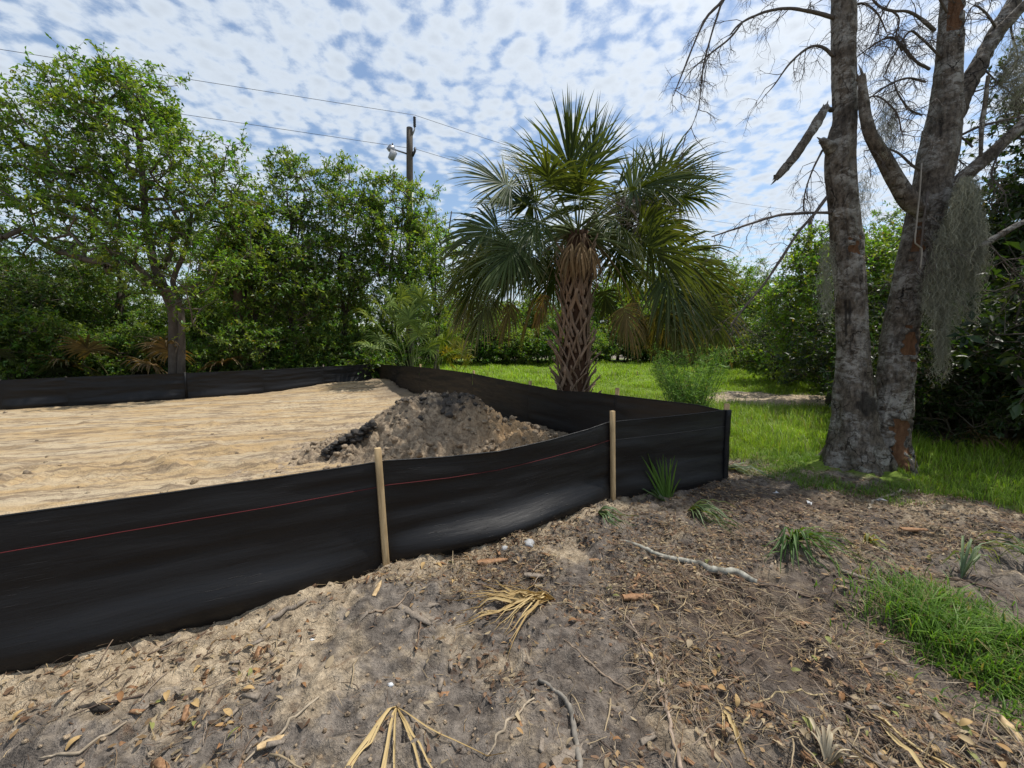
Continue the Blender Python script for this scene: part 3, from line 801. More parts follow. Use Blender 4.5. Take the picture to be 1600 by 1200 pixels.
def sprays(leafmb, twigmb, tips, tdir, rng, per=4, nl=9, slen=0.42, lsz=0.10, lw=0.42, green=((0.030, 0.065, 0.012), (0.085, 0.150, 0.028)), droop=0.15, bright=None, twigc=(0.12, 0.10, 0.08)):
    n = len(tips) * per
    o = np.repeat(tips, per, 0) + rng.normal(size=(n, 3)) * 0.05
    d = nrm(np.repeat(tdir, per, 0) * 0.7 + rdir(rng, n) * 0.9 + np.array([0, 0, 0.25]))
    l = rng.uniform(0.6, 1.3, n) * slen
    e = o + d * l[:, None] - np.array([0, 0, 1.0]) * (droop * l)[:, None]
    if twigmb is not None: segs(twigmb, o, e, np.full(n, 0.006), np.full(n, 0.002), 3, twigc)
    t = rng.uniform(0.1, 1.05, (n, nl))
    p = o[:, None] + (e - o)[:, None] * t[..., None]
    p = p.reshape(-1, 3); k = len(p)
    ld = nrm(np.repeat(d, nl, 0) * 0.5 + rdir(rng, k) * 0.85 - np.array([0, 0, 0.12]))
    up = nrm(rdir(rng, k) * 0.75 + np.array([0, 0, 1.0]))
    g0, g1 = np.array(green[0]), np.array(green[1])
    f = np.clip(np.repeat(rng.random(n), nl) * 0.6 + rng.random(k) * 0.4, 0, 1)[:, None]
    c = g0 * (1 - f) + g1 * f
    c = c * rng.uniform(0.75, 1.25, (k, 1)) * np.repeat(np.stack([rng.uniform(.75, 1.35, n), np.ones(n), rng.uniform(.7, 1.4, n)], 1), nl, 0)
    old = rng.random(k) < 0.015
    c[old] = np.array([0.17, 0.13, 0.035])
    sz = lsz * rng.uniform(0.65, 1.2, k) * np.repeat(rng.uniform(0.7, 1.3, n) * (rng.random(n) > 0.06), nl)
    m_ = sz > 0; p, ld, up, sz, c = p[m_], ld[m_], up[m_], sz[m_], c[m_]
    leaves(leafmb, p, ld, up, sz, sz * lw, c, rng)
def skeleton(trunk, r0, tips, rng, step=0.4, wob=0.06, rtip=0.006, up_bias=0.6):
    """grow a branch from the nearest lower node of the skeleton to each tip"""
    nodes = [p for p in trunk]; par = [-1] + list(range(len(trunk) - 1))
    nt_ = len(trunk)
    lo = int(nt_ * 0.35)
    tips = tips[np.argsort(np.min(np.linalg.norm(tips[:, None] - np.array(trunk)[None, lo:], axis=2), axis=1))]
    arr = np.zeros((nt_ + len(tips) * 14, 3)); arr[:nt_] = trunk; n = nt_
    tipi = []
    for T in tips:
        A = arr[lo:n]
        d = np.linalg.norm(A - T, axis=1)
        cost = d + up_bias * np.maximum(0, A[:, 2] - T[2] + d * 0.25)
        k = int(np.argmin(cost)) + lo
        p0 = arr[k]; L = np.linalg.norm(T - p0)
        m = min(12, max(1, int(L / step)))
        ctrl = (p0 + T) / 2 + np.array([0, 0, 0.12 * L]) + rng.normal(size=3) * 0.10 * L
        prev = k
        for i in range(1, m + 1):
            t = i / m
            p = p0 * (1 - t) ** 2 + 2 * ctrl * t * (1 - t) + T * t * t
            if i < m: p = p + rng.normal(size=3) * wob
            arr[n] = p; par.append(prev); prev = n; n += 1
            if n >= len(arr) - 15: arr = np.vstack([arr, np.zeros((4000, 3))])
        tipi.append(prev)
    arr = arr[:n]; par = np.array(par)
    cnt = np.zeros(n); cnt[tipi] = 1
    for i in range(n - 1, 0, -1):
        if par[i] >= 0: cnt[par[i]] += cnt[i]
    rad = rtip * np.maximum(cnt, 1) ** 0.52
    rad = np.minimum(rad, r0 * 0.75)
    return arr, par, rad, np.array(tipi), nt_
def lobes_tips(lobes, n, rng, shell=0.45):
    w = np.array([l[6] if len(l) > 6 else l[3] * l[4] * l[5] for l in lobes]); w = w / w.sum()
    k = rng.choice(len(lobes), n, p=w)
    L = np.array([l[:6] for l in lobes])[k]
    d = rdir(rng, n); rr = (shell + (1 - shell) * rng.random(n)) ** 0.7
    rr = rr * (0.82 + 0.3 * rng.random(n))
    return L[:, :3] + d * rr[:, None] * L[:, 3:]
def make_tree(name, base, trunk, r0, lobes, n_tips, rng, leaf=0.10, per=4, nl=9, slen=0.45, green=None, stems=None, trunk_r1=0.4, lw=0.42, bark=M_TBARK, step=0.4, droop=0.15, rtip=0.006):
    """trunk and lobes relative to base; returns the Empty"""
    root = empty(name, tuple(base))
    tr = resample(trunk, 0.22)
    tb_ = MB()
    tt = np.linspace(0, 1, len(tr))
    rad = r0 * (1 - (1 - trunk_r1) * tt) * (1 + 0.5 * np.exp(-tt * 18))
    tube(tb_, tr, rad, 12, disp=lambda p, a: 1 + 0.14 * (vn3(np.cos(a)[None] * 2 + p[:, 0:1], np.sin(a)[None] * 2 + p[:, 1:2], p[:, 2:3] * 2.0, 8) - 0.5))
    for st, sr in (stems or []):
        s_ = resample(st, 0.25); tube(tb_, s_, np.linspace(sr, sr * 0.4, len(s_)), 8)
    tb_.build('trunk', bark, root, True)
    tips = lobes_tips(lobes, n_tips, rng)
    tips = tips[tips[:, 2] > 0.25]
    sk = list(tr)
    arr, par, rd_, tipi, nt_ = skeleton(tr, r0, tips, rng, step, rtip=rtip)
    bb = MB()
    i = np.arange(nt_, len(arr))
    p = par[i]
    segs(bb, arr[p], arr[i], np.where(p < nt_, rd_[i] * 1.15, np.minimum(rd_[p], rd_[i] * 1.3)), rd_[i], 5, (0.105, 0.088, 0.070))
    lm = MB()
    td = nrm(arr[tipi] - arr[par[tipi]])
    kw = {'green': green} if green else {}
    sprays(lm, bb, arr[tipi], td, rng, per, nl, slen, leaf, lw, droop=droop, **kw)
    inner = i[(rd_[i] < 0.02)]
    inner = rng.choice(inner, min(len(inner), int(len(tipi) * 0.6)), replace=False)
    sprays(lm, bb, arr[inner], nrm(arr[inner] - arr[par[inner]]), rng, 2, nl, slen * 0.8, leaf, lw, droop=droop, **kw)
    bb.build('branches', M_TWIG, root)
    lm.build('crown', M_LEAF, root)
    return root
def lobe(base, px, py, Y, rpx, rpy, rY, w=None):
    c = at(px, py, Y) - base
    s = Y / F
    l = [c[0], c[1], c[2], rpx * s, rY, rpy * s]
    if w: l.append(w)
    return l

r = np.random.default_rng(21)
# the big oak behind the far fence
ob = np.array([*(at(272, 580, 11.9)[:2]), 0.0]); ob[2] = gz(ob[0], ob[1]) - 0.05
def rel(base, pts): return np.array([at(a, b, c) - base for a, b, c in pts])
tr = np.vstack([[[0, 0, 0]], rel(ob, [(272, 540, 11.9), (270, 488, 11.9), (254, 445, 11.8), (238, 402, 11.8), (228, 340, 11.9), (222, 270, 12), (215, 200, 12.0)])])
lob = [lobe(ob, *a) for a in ((215, 250, 11.9, 100, 110, 1.9), (90, 215, 11.6, 95, 75, 1.6), (50, 330, 11.4, 95, 80, 1.5), (310, 300, 12.0, 75, 80, 1.5), (170, 165, 11.8, 85, 60, 1.2), (345, 360, 11.9, 60, 70, 1.3),
                              (225, 160, 11.8, 60, 55, 1.0), (160, 350, 11.0, 90, 75, 1.2), (265, 420, 11.2, 100, 55, 1.2), (300, 455, 11.1, 60, 40, .8), (20, 230, 11.6, 50, 60, 1.0), (-60, 300, 11.4, 70, 100, 1.4), (320, 500, 11.3, 28, 55, 0.4), (345, 250, 11.9, 40, 40, .7))]
oak = make_tree('oak_tree', ob, tr, 0.165, lob, 760, r, 0.130, 4, 9, 0.44, ((0.055, 0.118, 0.017), (0.190, 0.300, 0.045)), trunk_r1=0.35, rtip=0.0075,
                stems=[(np.vstack([[[0.18, -0.05, 0]], rel(ob, [(284, 520, 11.8), (282, 480, 11.8), (270, 440, 11.7), (290, 390, 11.7), (300, 330, 11.8)])]), 0.11)])
tag(oak, 'tall broad leafed oak with grey trunk behind the far fence at left', 'tree')

def slim(px, Y, top_py, lobs, n, seed, name, label, green, leaf=0.10, stemsn=2):
    rr = np.random.default_rng(seed)
    b = np.array([*(at(px, 560, Y)[:2]), 0.0]); b[2] = gz(b[0], b[1]) - 0.05
    trk = np.vstack([[[0, 0, 0]], rel(b, [(px + 4, 500, Y), (px - 6, 430, Y), (px + 3, 370, Y), (px + 8, (370 + top_py) / 2 + 30, Y), (px + 12, top_py + 75, Y)])])
    st = []
    for k in range(stemsn):
        o = rr.normal(size=2) * 0.25; q_ = np.clip(rr.normal(size=2), -1, 1) * 16
        st.append((np.vstack([[[o[0], o[1], 0]], rel(b, [(px + q_[0] * .5, 480, Y), (px + q_[0], 400, Y), (px + q_[0] * 1.6, 330, Y)])]), 0.06))
    t = make_tree(name, b, trk, 0.095, [lobe(b, *l) for l in lobs], int(n * 1.35), rr, leaf * 1.40, 4, 8, 0.42, green, stems=st)
    return tag(t, label, 'tree')
G1 = ((0.052, 0.112, 0.022), (0.180, 0.280, 0.052)); G2 = ((0.066, 0.138, 0.022), (0.215, 0.330, 0.055)); G3 = ((0.028, 0.058, 0.016), (0.090, 0.145, 0.038))
slim(450, 15.6, 245, ((450, 300, 15.6, 42, 50, 1.0), (430, 370, 15.4, 60, 60, 1.4), (470, 440, 15.2, 65, 70, 1.5), (445, 255, 15.6, 25, 25, .6)), 300, 31, 'slender_tree', 'slender leafy tree with pointed top just right of the tall oak', G1)
slim(535, 16.4, 250, ((540, 290, 16.4, 45, 42, 1.0), (545, 355, 16.2, 62, 60, 1.4), (520, 430, 16.0, 65, 70, 1.5)), 300, 32, 'slender_tree', 'slim leafy tree left of the utility pole', G1)
slim(615, 17.0, 268, ((615, 320, 17, 52, 50, 1.1), (625, 390, 16.8, 60, 60, 1.4), (600, 455, 16.5, 60, 60, 1.4), (655, 300, 17.2, 26, 32, .7)), 300, 33, 'slender_tree', 'leafy tree growing around the foot of the utility pole', G2)
slim(680, 18.5, 330, ((680, 390, 18.5, 38, 58, 1.2), (665, 455, 18.2, 50, 60, 1.4)), 170, 34, 'slender_tree', 'small leafy tree right of the utility pole behind the palmetto', G2)

slim(395, 14.6, 330, ((395, 370, 14.6, 40, 45, 1.0), (400, 440, 14.4, 55, 60, 1.2), (360, 420, 14.2, 40, 50, 1.0)), 200, 35, 'slender_tree', 'small leafy tree filling the gap right of the oak, before the thin palm', G2)
# prototypes for the woods behind
def proto(name, h, w, n, seed, green, leaf, per=4, nl=9, low=0.35):
    rr = np.random.default_rng(seed)
    trk = np.array([[0, 0, 0], [0.1, 0, h * 0.25], [-0.1, 0.1, h * 0.5], [0.05, 0, h * 0.72]])
    lb = [[0, 0, h * .84, w * .34, w * .34, h * .13], [0, 0, h * .62, w * .5, w * .5, h * .15]] + [[rr.normal() * w * 0.35, rr.normal() * w * 0.35, h * (low + (0.92 - low) * (k + 0.5) / 6), w * rr.uniform(.4, .62) * (1 - 0.4 * k / 6), w * rr.uniform(.4, .62) * (1 - 0.4 * k / 6), h * 0.16] for k in range(6)]
    return make_tree(name, (0, 0, 0), trk, 0.05 + h * 0.014, lb, n, rr, leaf, per, nl, 0.5, green)
def proto_shrub(name, h, w, n, seed, green, leaf, lw=0.5):
    rr = np.random.default_rng(seed)
    trk = np.array([[0, 0, 0], [0.05, 0, h * 0.2], [0.0, 0.05, h * 0.5]])
    lb = [[rr.normal() * w * 0.4, rr.normal() * w * 0.4, h * rr.uniform(0.25, 0.72), w * rr.uniform(.35, .55), w * rr.uniform(.35, .55), h * rr.uniform(.22, .32)] for k in range(7)]
    return make_tree(name, (0, 0, 0), trk, 0.04, lb, n, rr, leaf, 4, 9, 0.36, green, lw=lw)
def place(protos, used, k, px, Y, sc, rz, label, cat, group=None, dz=0.0, base_py=560, sz=1.0):
    o = protos[k] if k not in used else copy_tree(protos[k])
    used.add(k)
    p = at(px, base_py, Y)
    o.location = (p[0], Y, gz(p[0], Y) - 0.06 + dz); o.rotation_euler = (0, 0, rz); o.scale = (sc, sc, sc * sz)
    tag(o, label, cat, group)
    return o
WP = [proto('wood_tree', 7.5, 3.4, 420, 51, G3, 0.16, low=.2), proto('wood_tree', 9.0, 3.6, 460, 52, G1, 0.16, low=.2), proto('wood_tree', 6.5, 3.2, 400, 53, G2, 0.16, low=.2)]
SP = [proto_shrub('shrub', 2.4, 1.7, 260, 61, G2, 0.12), proto_shrub('shrub', 3.2, 1.8, 330, 62, G1, 0.12), proto_shrub('shrub', 1.9, 1.6, 240, 63, ((0.045, 0.095, 0.016), (0.12, 0.21, 0.035)), 0.13, 0.6)]
wu, su = set(), set()
ORD = ['leftmost', 'second', 'third', 'fourth', 'fifth', 'sixth', 'seventh', 'eighth', 'ninth', 'tenth', 'eleventh', 'twelfth', 'thirteenth', 'fourteenth', 'fifteenth', 'sixteenth', 'seventeenth', 'eighteenth', 'nineteenth', 'twentieth', 'twenty-first']
def nth(px, row):
    k = sorted(row).index(px)
    return ORD[k] + (' from the left' if k else '')
rr = np.random.default_rng(8)
wood_spots = [(-150, 13, .9), (-60, 15, .85), (20, 16, .72), (90, 15.5, .62), (150, 17.5, .70), (215, 19, .62), (300, 18, .6), (365, 19.5, .68), (430, 20, .66), (60, 13.6, .62), (200, 15.0, .66), (325, 15.6, .62), (-15, 13.2, .7), (500, 21, .62), (560, 22.5, .66), (650, 24, .62), (705, 26, .60),
              (760, 30, .80), (830, 31, .75), (900, 33, .80), (965, 33, .82), (1030, 32, .95), (1090, 30, 1.0), (1150, 27, 1.0), (1205, 26, .72), (1260, 27, .78), (1330, 25, .8), (1400, 22, .85), (1480, 19, .9), (1570, 16, .85), (1660, 14, .8)]
for i, (px, Y, s) in enumerate(wood_spots):
    side = 'at left behind the far fence' if px < 690 else ('beyond the meadow' if px < 1340 else 'far right behind the dead tree')
    place(WP, wu, i % 3, px, Y, s * rr.uniform(.92, 1.08), rr.uniform(0, 6.28), 'green tree, ' + nth(px, [q_[0] for q_ in wood_spots if (q_[0] < 690, q_[0] < 1340) == (px < 690, px < 1340)]) + ' in the wood ' + side, 'tree', 'woodland trees ' + side)
shrub_spots = [(-40, 11.0, .9), (30, 12, .95), (95, 12.6, .8), (150, 13.2, .85), (200, 13.5, .75), (250, 14.5, .9), (330, 13.6, .8), (385, 14.2, .85), (425, 14.4, .75), (480, 15.2, .85), (530, 15.8, .8), (570, 16.4, .95), (600, 17.5, 1.1), (10, 14.5, 1.2), (120, 15, 1.2), (300, 16, 1.2), (460, 17.5, 1.2), (200, 16, 1.2), (390, 17, 1.2)]
for i, (px, Y, s) in enumerate(shrub_spots):
    place(SP, su, i % 3, px, Y, s * rr.uniform(.9, 1.15), rr.uniform(0, 6.28), ('tall' if i >= 13 else 'low') + ' shrub, ' + nth(px, [q_[0] for q_ in (shrub_spots[13:] if i >= 13 else shrub_spots[:13])]) + (' of the taller row in the understory' if i >= 13 else ' of the row just behind the far fence'), 'shrub', 'understory shrubs behind the far fence')
belt = [(690, 23, 1.1), (725, 24, 1.15), (765, 24, 1.2), (800, 25, 1.1), (840, 25, 1.2), (875, 26, 1.1), (930, 26, 1.0), (975, 26, 1.05), (1020, 25, 1.0), (1065, 24, 1.05), (1110, 23, 1.15), (1155, 22, 1.0), (1190, 20, .9), (745, 27, 1.5), (820, 28, 1.5), (900, 29, 1.5), (980, 29, 1.4), (1060, 27, 1.5), (1140, 25, 1.5), (860, 31, 1.9), (945, 31, 1.9), (1020, 30, 1.8)]
for i, (px, Y, s) in enumerate(belt):
    place(SP, su, (i * 2) % 3, px, Y, s * rr.uniform(.92, 1.1), rr.uniform(0, 6.28), ('tall' if i >= 13 else 'rounded') + ' green shrub, ' + nth(px, [q_[0] for q_ in (belt[13:] if i >= 13 else belt[:13])]) + (' of the back row beyond the meadow' if i >= 13 else ' of the front row along the meadow edge'), 'shrub', 'shrubs along the meadow edge')
# bright bushy tree between palm and dead tree, and the thicket right of it
rr2 = np.random.default_rng(77)
def bushy(px, base_py, Y, lobs, n, seed, name, label, green, leaf=0.11, cat='tree', lw=0.5):
    q_ = np.random.default_rng(seed)
    b = np.array([*(at(px, base_py, Y)[:2]), 0.0]); b[2] = gz(b[0], b[1]) - 0.05
    mz = max(at(0, l[1], l[2])[2] for l in lobs)
    t = make_tree(name, b, np.array([[0, 0, 0], [0.05, 0, mz * .3], [-.05, 0, mz * .6], [0.05, 0, mz * .85]]), 0.10, [lobe(b, *l) for l in lobs], n, q_, leaf, 4, 9, 0.36, green, lw=lw)
    return tag(t, label, cat)
bushy(1300, 600, 10.5, ((1275, 420, 10.5, 55, 45, 1.0), (1255, 480, 10.2, 60, 45, 1.0), (1265, 545, 10.0, 60, 50, 1.0), (1330, 440, 10.6, 60, 70, 1.0), (1390, 420, 10.8, 50, 70, 1.0), (1285, 385, 10.6, 40, 30, .8)), 520, 71, 'bushy_tree', 'bright green bushy tree directly behind the left dead trunk', ((0.070, 0.140, 0.018), (0.22, 0.34, 0.05)), 0.095)
bushy(1520, 640, 8.6, ((1500, 430, 8.6, 70, 90, 1.0), (1590, 400, 8.2, 80, 110, 1.1), (1550, 560, 8.2, 100, 70, 0.9), (1600, 320, 8.6, 60, 50, .9)), 420, 72, 'thicket_tree', 'dense leafy tree coloured dark for shade, right of the hanging moss', ((0.016, 0.034, 0.010), (0.056, 0.094, 0.026)), 0.11)  # leaf colour lowered in place of shade from the canopy overhead
bushy(1720, 640, 7.2, ((1680, 400, 7.2, 110, 140, 1.2), (1640, 540, 7.2, 80, 80, .9), (1780, 250, 7.4, 150, 150, 1.5), (1720, 120, 7.2, 120, 100, 1.4), (1840, 400, 7, 120, 150, 1.4)), 620, 73, 'thicket_tree', 'leafy tree coloured dark for shade, cut by the right edge of the picture', ((0.016, 0.034, 0.010), (0.056, 0.094, 0.026)), 0.11)  # same lowered greens: canopy shade painted into the leaves
bushy(1440, 630, 9.8, ((1440, 560, 9.8, 70, 55, .8), (1490, 590, 9.0, 70, 40, .6)), 170, 74, 'thicket_shrub', 'shrub coloured dark for shade, behind the right dead trunk', ((0.016, 0.034, 0.010), (0.056, 0.094, 0.026)), 0.11, 'shrub')  # shade put into the leaf colour here too
bushy(1210, 600, 15, ((1205, 540, 15, 45, 35, .9), (1180, 560, 14.5, 25, 16, .6)), 110, 75, 'low_bush', 'low yellow green bush at the meadow edge left of the dead tree', ((0.05, 0.10, 0.015), (0.14, 0.22, 0.03)), 0.11, 'shrub')

G_SHADE = ((0.014, 0.030, 0.009), (0.050, 0.085, 0.024))  # thicket greens darkened, canopy shade baked into the leaf colour
SP += [proto_shrub('shrub', 2.6, 1.8, 300, 64, G_SHADE, 0.11), proto_shrub('shrub', 3.3, 1.9, 340, 65, G_SHADE, 0.10)]
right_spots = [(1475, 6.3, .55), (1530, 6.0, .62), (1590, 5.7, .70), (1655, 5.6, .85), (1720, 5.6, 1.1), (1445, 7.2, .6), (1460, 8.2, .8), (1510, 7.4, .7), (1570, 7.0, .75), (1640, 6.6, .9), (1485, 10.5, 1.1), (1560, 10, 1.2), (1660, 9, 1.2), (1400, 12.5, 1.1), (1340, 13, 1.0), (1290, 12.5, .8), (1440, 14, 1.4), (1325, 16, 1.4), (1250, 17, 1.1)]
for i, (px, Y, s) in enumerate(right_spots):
    place(SP, su, 3 + i % 2, px, Y, s * rr.uniform(.95, 1.1), rr.uniform(0, 6.28), 'leafy shrub coloured dark for shade, ' + nth(px, [q_[0] for q_ in right_spots]) + ' of the thicket behind the dead tree', 'shrub', 'thicket shrubs behind the dead tree')
# ------------------------------------------------------------------ fan palms
def fan(mb, pet, base, hub, R, rng, nseg=40, spread=2.15, droop=0.35, tip=0.3, dead=0.0, roll=0.0, lift=0.18, col=((0.022, 0.042, 0.014), (0.060, 0.095, 0.030)), curl=0.35, petr=0.016, fold=0.30, ragged=0.05):
    base = np.asarray(base, float); hub = np.asarray(hub, float)
    D = np.linalg.norm(hub - base)
    ctrl = (base + hub) / 2 + np.array([0, 0, lift * D])
    t = np.linspace(0, 1, 9)[:, None]
    P = base * (1 - t) ** 2 + 2 * ctrl * t * (1 - t) + hub * t * t
    pc = np.array([0.10, 0.13, 0.04]) * (1 - dead) + np.array([0.20, 0.13, 0.07]) * dead
    tube(pet, P, np.linspace(petr * 1.5, petr * 0.6, 9), 5, pc, squash=0.6)
    d = nrm(hub - ctrl)
    hz = np.array([d[0], d[1], 0]); 
    if np.linalg.norm(hz) < 0.25: s = nrm(np.array([1.0, rng.normal() * 0.5, 0]))
    else: s = nrm(np.cross(d, np.array([0, 0, 1.0])))
    s = nrm(s - d * (s @ d)); n = np.cross(s, d)
    if n[2] < 0: n = -n
    c_, s_ = math.cos(roll), math.sin(roll)
    s, n = s * c_ + n * s_, n * c_ - s * s_
    a = np.linspace(-1, 1, nseg) + rng.normal(size=nseg) * 0.008
    phi = a * spread
    Lc = 0.30 * R
    tc_ = (1 - np.abs(a))
    o = hub + d * (Lc * tc_)[:, None] - np.array([0, 0, 1.0]) * (droop * 0.35 * Lc * tc_ ** 2)[:, None]
    dr = nrm(np.cos(phi)[:, None] * d + np.sin(phi)[:, None] * s + n * (0.10 + fold * np.abs(a))[:, None] + rng.normal(size=(nseg, 3)) * ragged)
    bp = nrm(-np.sin(phi)[:, None] * d + np.cos(phi)[:, None] * s)
    Ls = R * (1.0 - 0.22 * np.abs(a) ** 2) * (1.08 - 0.38 * rng.random(nseg) ** 2.2)
    ts_ = np.array([0, 0.18, 0.40, 0.62, 0.82, 1.0])
    ww = np.array([0.30, 0.75, 1.0, 0.72, 0.40, 0.03]) * (2 * spread * R * 0.42 / nseg) * 0.68
    dro = droop * rng.uniform(0.7, 1.3, nseg)
    cu = curl * rng.uniform(0.3, 1.6, nseg)
    tm = (ts_[1:] + ts_[:-1]) / 2
    dd_ = nrm(dr[:, None] - np.array([0, 0, 1.0]) * (dro[:, None] * (0.25 + 1.5 * tm[None] ** 1.3) + cu[:, None] * 2.6 * np.maximum(0, tm - 0.45)[None])[..., None])
    st_ = dd_ * (Ls[:, None] * np.diff(ts_)[None])[..., None]
    p = o[:, None] + np.concatenate([np.zeros((nseg, 1, 3)), np.cumsum(st_, 1)], 1)
    # keep arc length when the tips hang
    nn = np.broadcast_to(n, (nseg, 3))
    Lf = p + bp[:, None] * ww[None, :, None]
    Rt = p - bp[:, None] * ww[None, :, None]
    Md = p - nn[:, None] * (ww * 0.55)[None, :, None]
    V = np.stack([Lf, Md, Rt], 2)          # seg, station, 3, xyz
    k = len(ts_)
    i = np.arange(nseg)[:, None] * (k * 3); j = np.arange(k - 1)[None] * 3
    b0 = (i + j).reshape(-1)
    q = np.concatenate([np.stack([b0, b0 + 1, b0 + 4, b0 + 3], 1), np.stack([b0 + 1, b0 + 2, b0 + 5, b0 + 4], 1)])
    f = rng.random(nseg)[:, None, None]
    g0, g1 = np.array(col[0]), np.array(col[1])
    c = g0 * (1 - f) + g1 * f
    c = np.broadcast_to(c, (nseg, k, 3)).copy()
    br = np.array([0.30, 0.19, 0.095]) * rng.uniform(.6, 1.25, (nseg, 1, 1))
    w = np.clip(tip * rng.uniform(0, 1.8, (nseg, 1)) * (ts_[None] ** 2.5) * 1.3, 0, 1)
    w = np.maximum(w, dead * rng.uniform(0.75, 1.0, (nseg, 1)))[..., None]
    c = c * (1 - w) + br * w
    c = np.repeat(c[:, :, None], 3, 2)
    mb.add(V.reshape(-1, 3), q, None, c.reshape(-1, 3))
def frond_obj(root, rng, base, hub, R, **kw):
    mb, pb = MB(), MB()
    fan(mb, pb, base, hub, R, rng, **kw)
    o = mb.build('frond', M_PALM, root)
    pb.build('petiole', M_BOOT, o, True)
    return o

PY = 7.3
pal = tag(empty('sabal_palm'), 'large sabal palm with booted brown trunk and dark green fan crown', 'palm tree')
pb_ = at(893, 680, PY); pb_[2] = gz(pb_[0], pb_[1]) - 0.1
crown = at(903, 372, PY)
tt = np.linspace(0, 1, 40)[:, None]
trp = pb_ * (1 - tt) + (crown + np.array([0, 0, 0.10])) * tt + np.array([0.03, 0, 0]) * np.sin(tt * 3)
mb = MB()
tube(mb, trp, 0.205 + 0.03 * np.sin(np.linspace(0, 9, 40)) * 0.3 + np.linspace(0.05, -0.02, 40), 28, (0.075, 0.040, 0.024),
     disp=lambda p, a: 1 + 0.16 * (vn3(np.cos(a)[None] * 6, np.sin(a)[None] * 6, p[:, 2:3] * 9, 5) - 0.5))
mb.build('trunk', M_FIBRE, pal, True)
# one boot: two legs that clasp the trunk and join in an outward stub
def boot_mesh(seed):
    rg = np.random.default_rng(seed); b = MB()
    c1 = np.array([0.30, 0.205, 0.142]) * rg.uniform(0.75, 1.25)
    for s in (-1, 1):
        P = np.array([[0.0, s * 0.115, -0.17], [0.03, s * 0.085, -0.05], [0.065, s * 0.035, 0.09], [0.115, s * 0.008, 0.20], [0.175, 0.0, 0.30 + 0.02 * s]])
        P = resample(P, 0.06)
        tube(b, P, np.linspace(0.030, 0.018, len(P)), 6, c1 * rg.uniform(.85, 1.1), squash=0.45)
    return b.mesh('boot', M_BOOT, True)
BM = [boot_mesh(k) for k in range(4)]
rb = np.random.default_rng(5)
nb = 150
for i in range(nb):
    t = 0.015 + 0.90 * i / nb
    P = pb_ * (1 - t) + crown * t
    a = i * 2.39996 + rb.normal() * 0.06
    o = bpy.data.objects.new('boot', BM[i % 4]); COL.objects.link(o); put(o, pal)
    rad = 0.225 - 0.03 * t
    o.location = (P[0] + math.cos(a) * rad, P[1] + math.sin(a) * rad, P[2])
    o.rotation_euler = (rb.normal() * 0.05, rb.normal() * 0.10 + (0.18 if t < .35 else -0.05) * rb.uniform(0.3, 1.3), a)
    s = rb.uniform(0.72, 1.25); o.scale = (s * (1.3 if t < .5 else .9) * rb.uniform(.75, 1.35), s * rb.uniform(.8, 1.2), s)
# fronds: hub pixel, depth offset, radius, droop, tip browning, dead, roll
FR = [
    (800, 292, -0.1, 0.92, .10, .1, 0, .2), (842, 285, 0.5, 0.85, .08, .1, 0, 0), (893, 285, -0.35, 1.0, .04, .05, 0, 0.0), (925, 272, 0.30, 0.95, .05, .05, 0, 0.1), (905, 312, -0.70, 0.75, .20, .1, 0, 0),
    (965, 292, 0.35, 0.9, .10, .1, 0, -.1), (1020, 290, -0.1, 1.0, .16, .1, 0, -.2), (1050, 310, 0.35, 0.9, .22, .15, 0, -.2), (985, 300, -0.5, 0.85, .15, .1, 0, 0), (870, 300, 0.9, 0.9, .1, .1, 0, 0),
    (778, 352, -0.35, 1.0, .45, .2, 0, .1), (762, 392, 0.15, 0.95, .55, .25, 0, 0), (808, 385, -0.85, 0.95, .55, .2, 0, .1), (760, 420, -0.45, 0.9, .7, .35, 0, 0), (745, 448, 0.35, 0.85, .8, .45, 0, 0), (800, 430, 0.8, .9, .7, .35, 0, 0),
    (845, 345, -1.05, 0.72, .5, .15, 0, 0), (905, 328, -0.9, 0.62, .55, .15, 0, 0), (962, 345, -1.0, 0.75, .5, .15, 0, 0),
    (1010, 380, -0.8, 1.05, .5, .2, 0, 0), (1052, 392, -0.25, 1.05, .5, .2, 0, 0), (1082, 420, 0.2, 1.0, .6, .25, 0, 0), (1035, 430, -0.65, 1.05, .7, .3, 0, 0), (1075, 455, 0.55, 1.0, .8, .3, 0, 0), (1005, 425, 0.85, .95, .7, .35, 0, 0), (1095, 475, -0.1, .95, .95, .5, 0, 0), (1050, 480, -0.4, .95, 1.0, .5, 0, 0),
    (880, 330, 1.2, .9, .3, .2, 0, 0), (940, 340, 1.3, .9, .4, .2, 0, 0), (840, 400, 1.2, .9, .7, .3, 0, 0), (970, 410, 1.2, .9, .7, .3, 0, 0), (900, 400, 1.35, .85, .8, .3, 0, 0),
    (765, 465, 0.0, 0.85, .9, .8, .15, 0), (835, 468, 0.55, .75, 1.0, .8, .55, 0), (990, 470, 0.45, .8, 1.0, .6, .25, 0), (975, 480, -0.3, .7, 1.1, .9, .6, 0), (1020, 492, 0.1, .8, 1.1, .7, .2, 0), (945, 455, 0.6, .55, 1.1, .3, 0, 0), (735, 470, 0.2, .6, 1.1, .9, .35, 0), (800, 475, -.3, .6, 1.2, .9, .5, 0), (850, 462, .2, .6, 1.2, .9, .8, 0), (1035, 478, -.5, .8, 1.0, .8, .15, 0), (1085, 470, .3, .8, 1.0, .6, .05, 0), (1000, 490, .3, .6, 1.2, .9, .7, 0), (1065, 500, .2, .7, 1.1, .5, .0, 0), (830, 370, -.6, .85, .5, .3, 0, 0), (1000, 350, -.5, .9, .4, .2, 0, 0), (725, 425, .5, .7, .8, .5, 0, 0)
]
rp = np.random.default_rng(9)
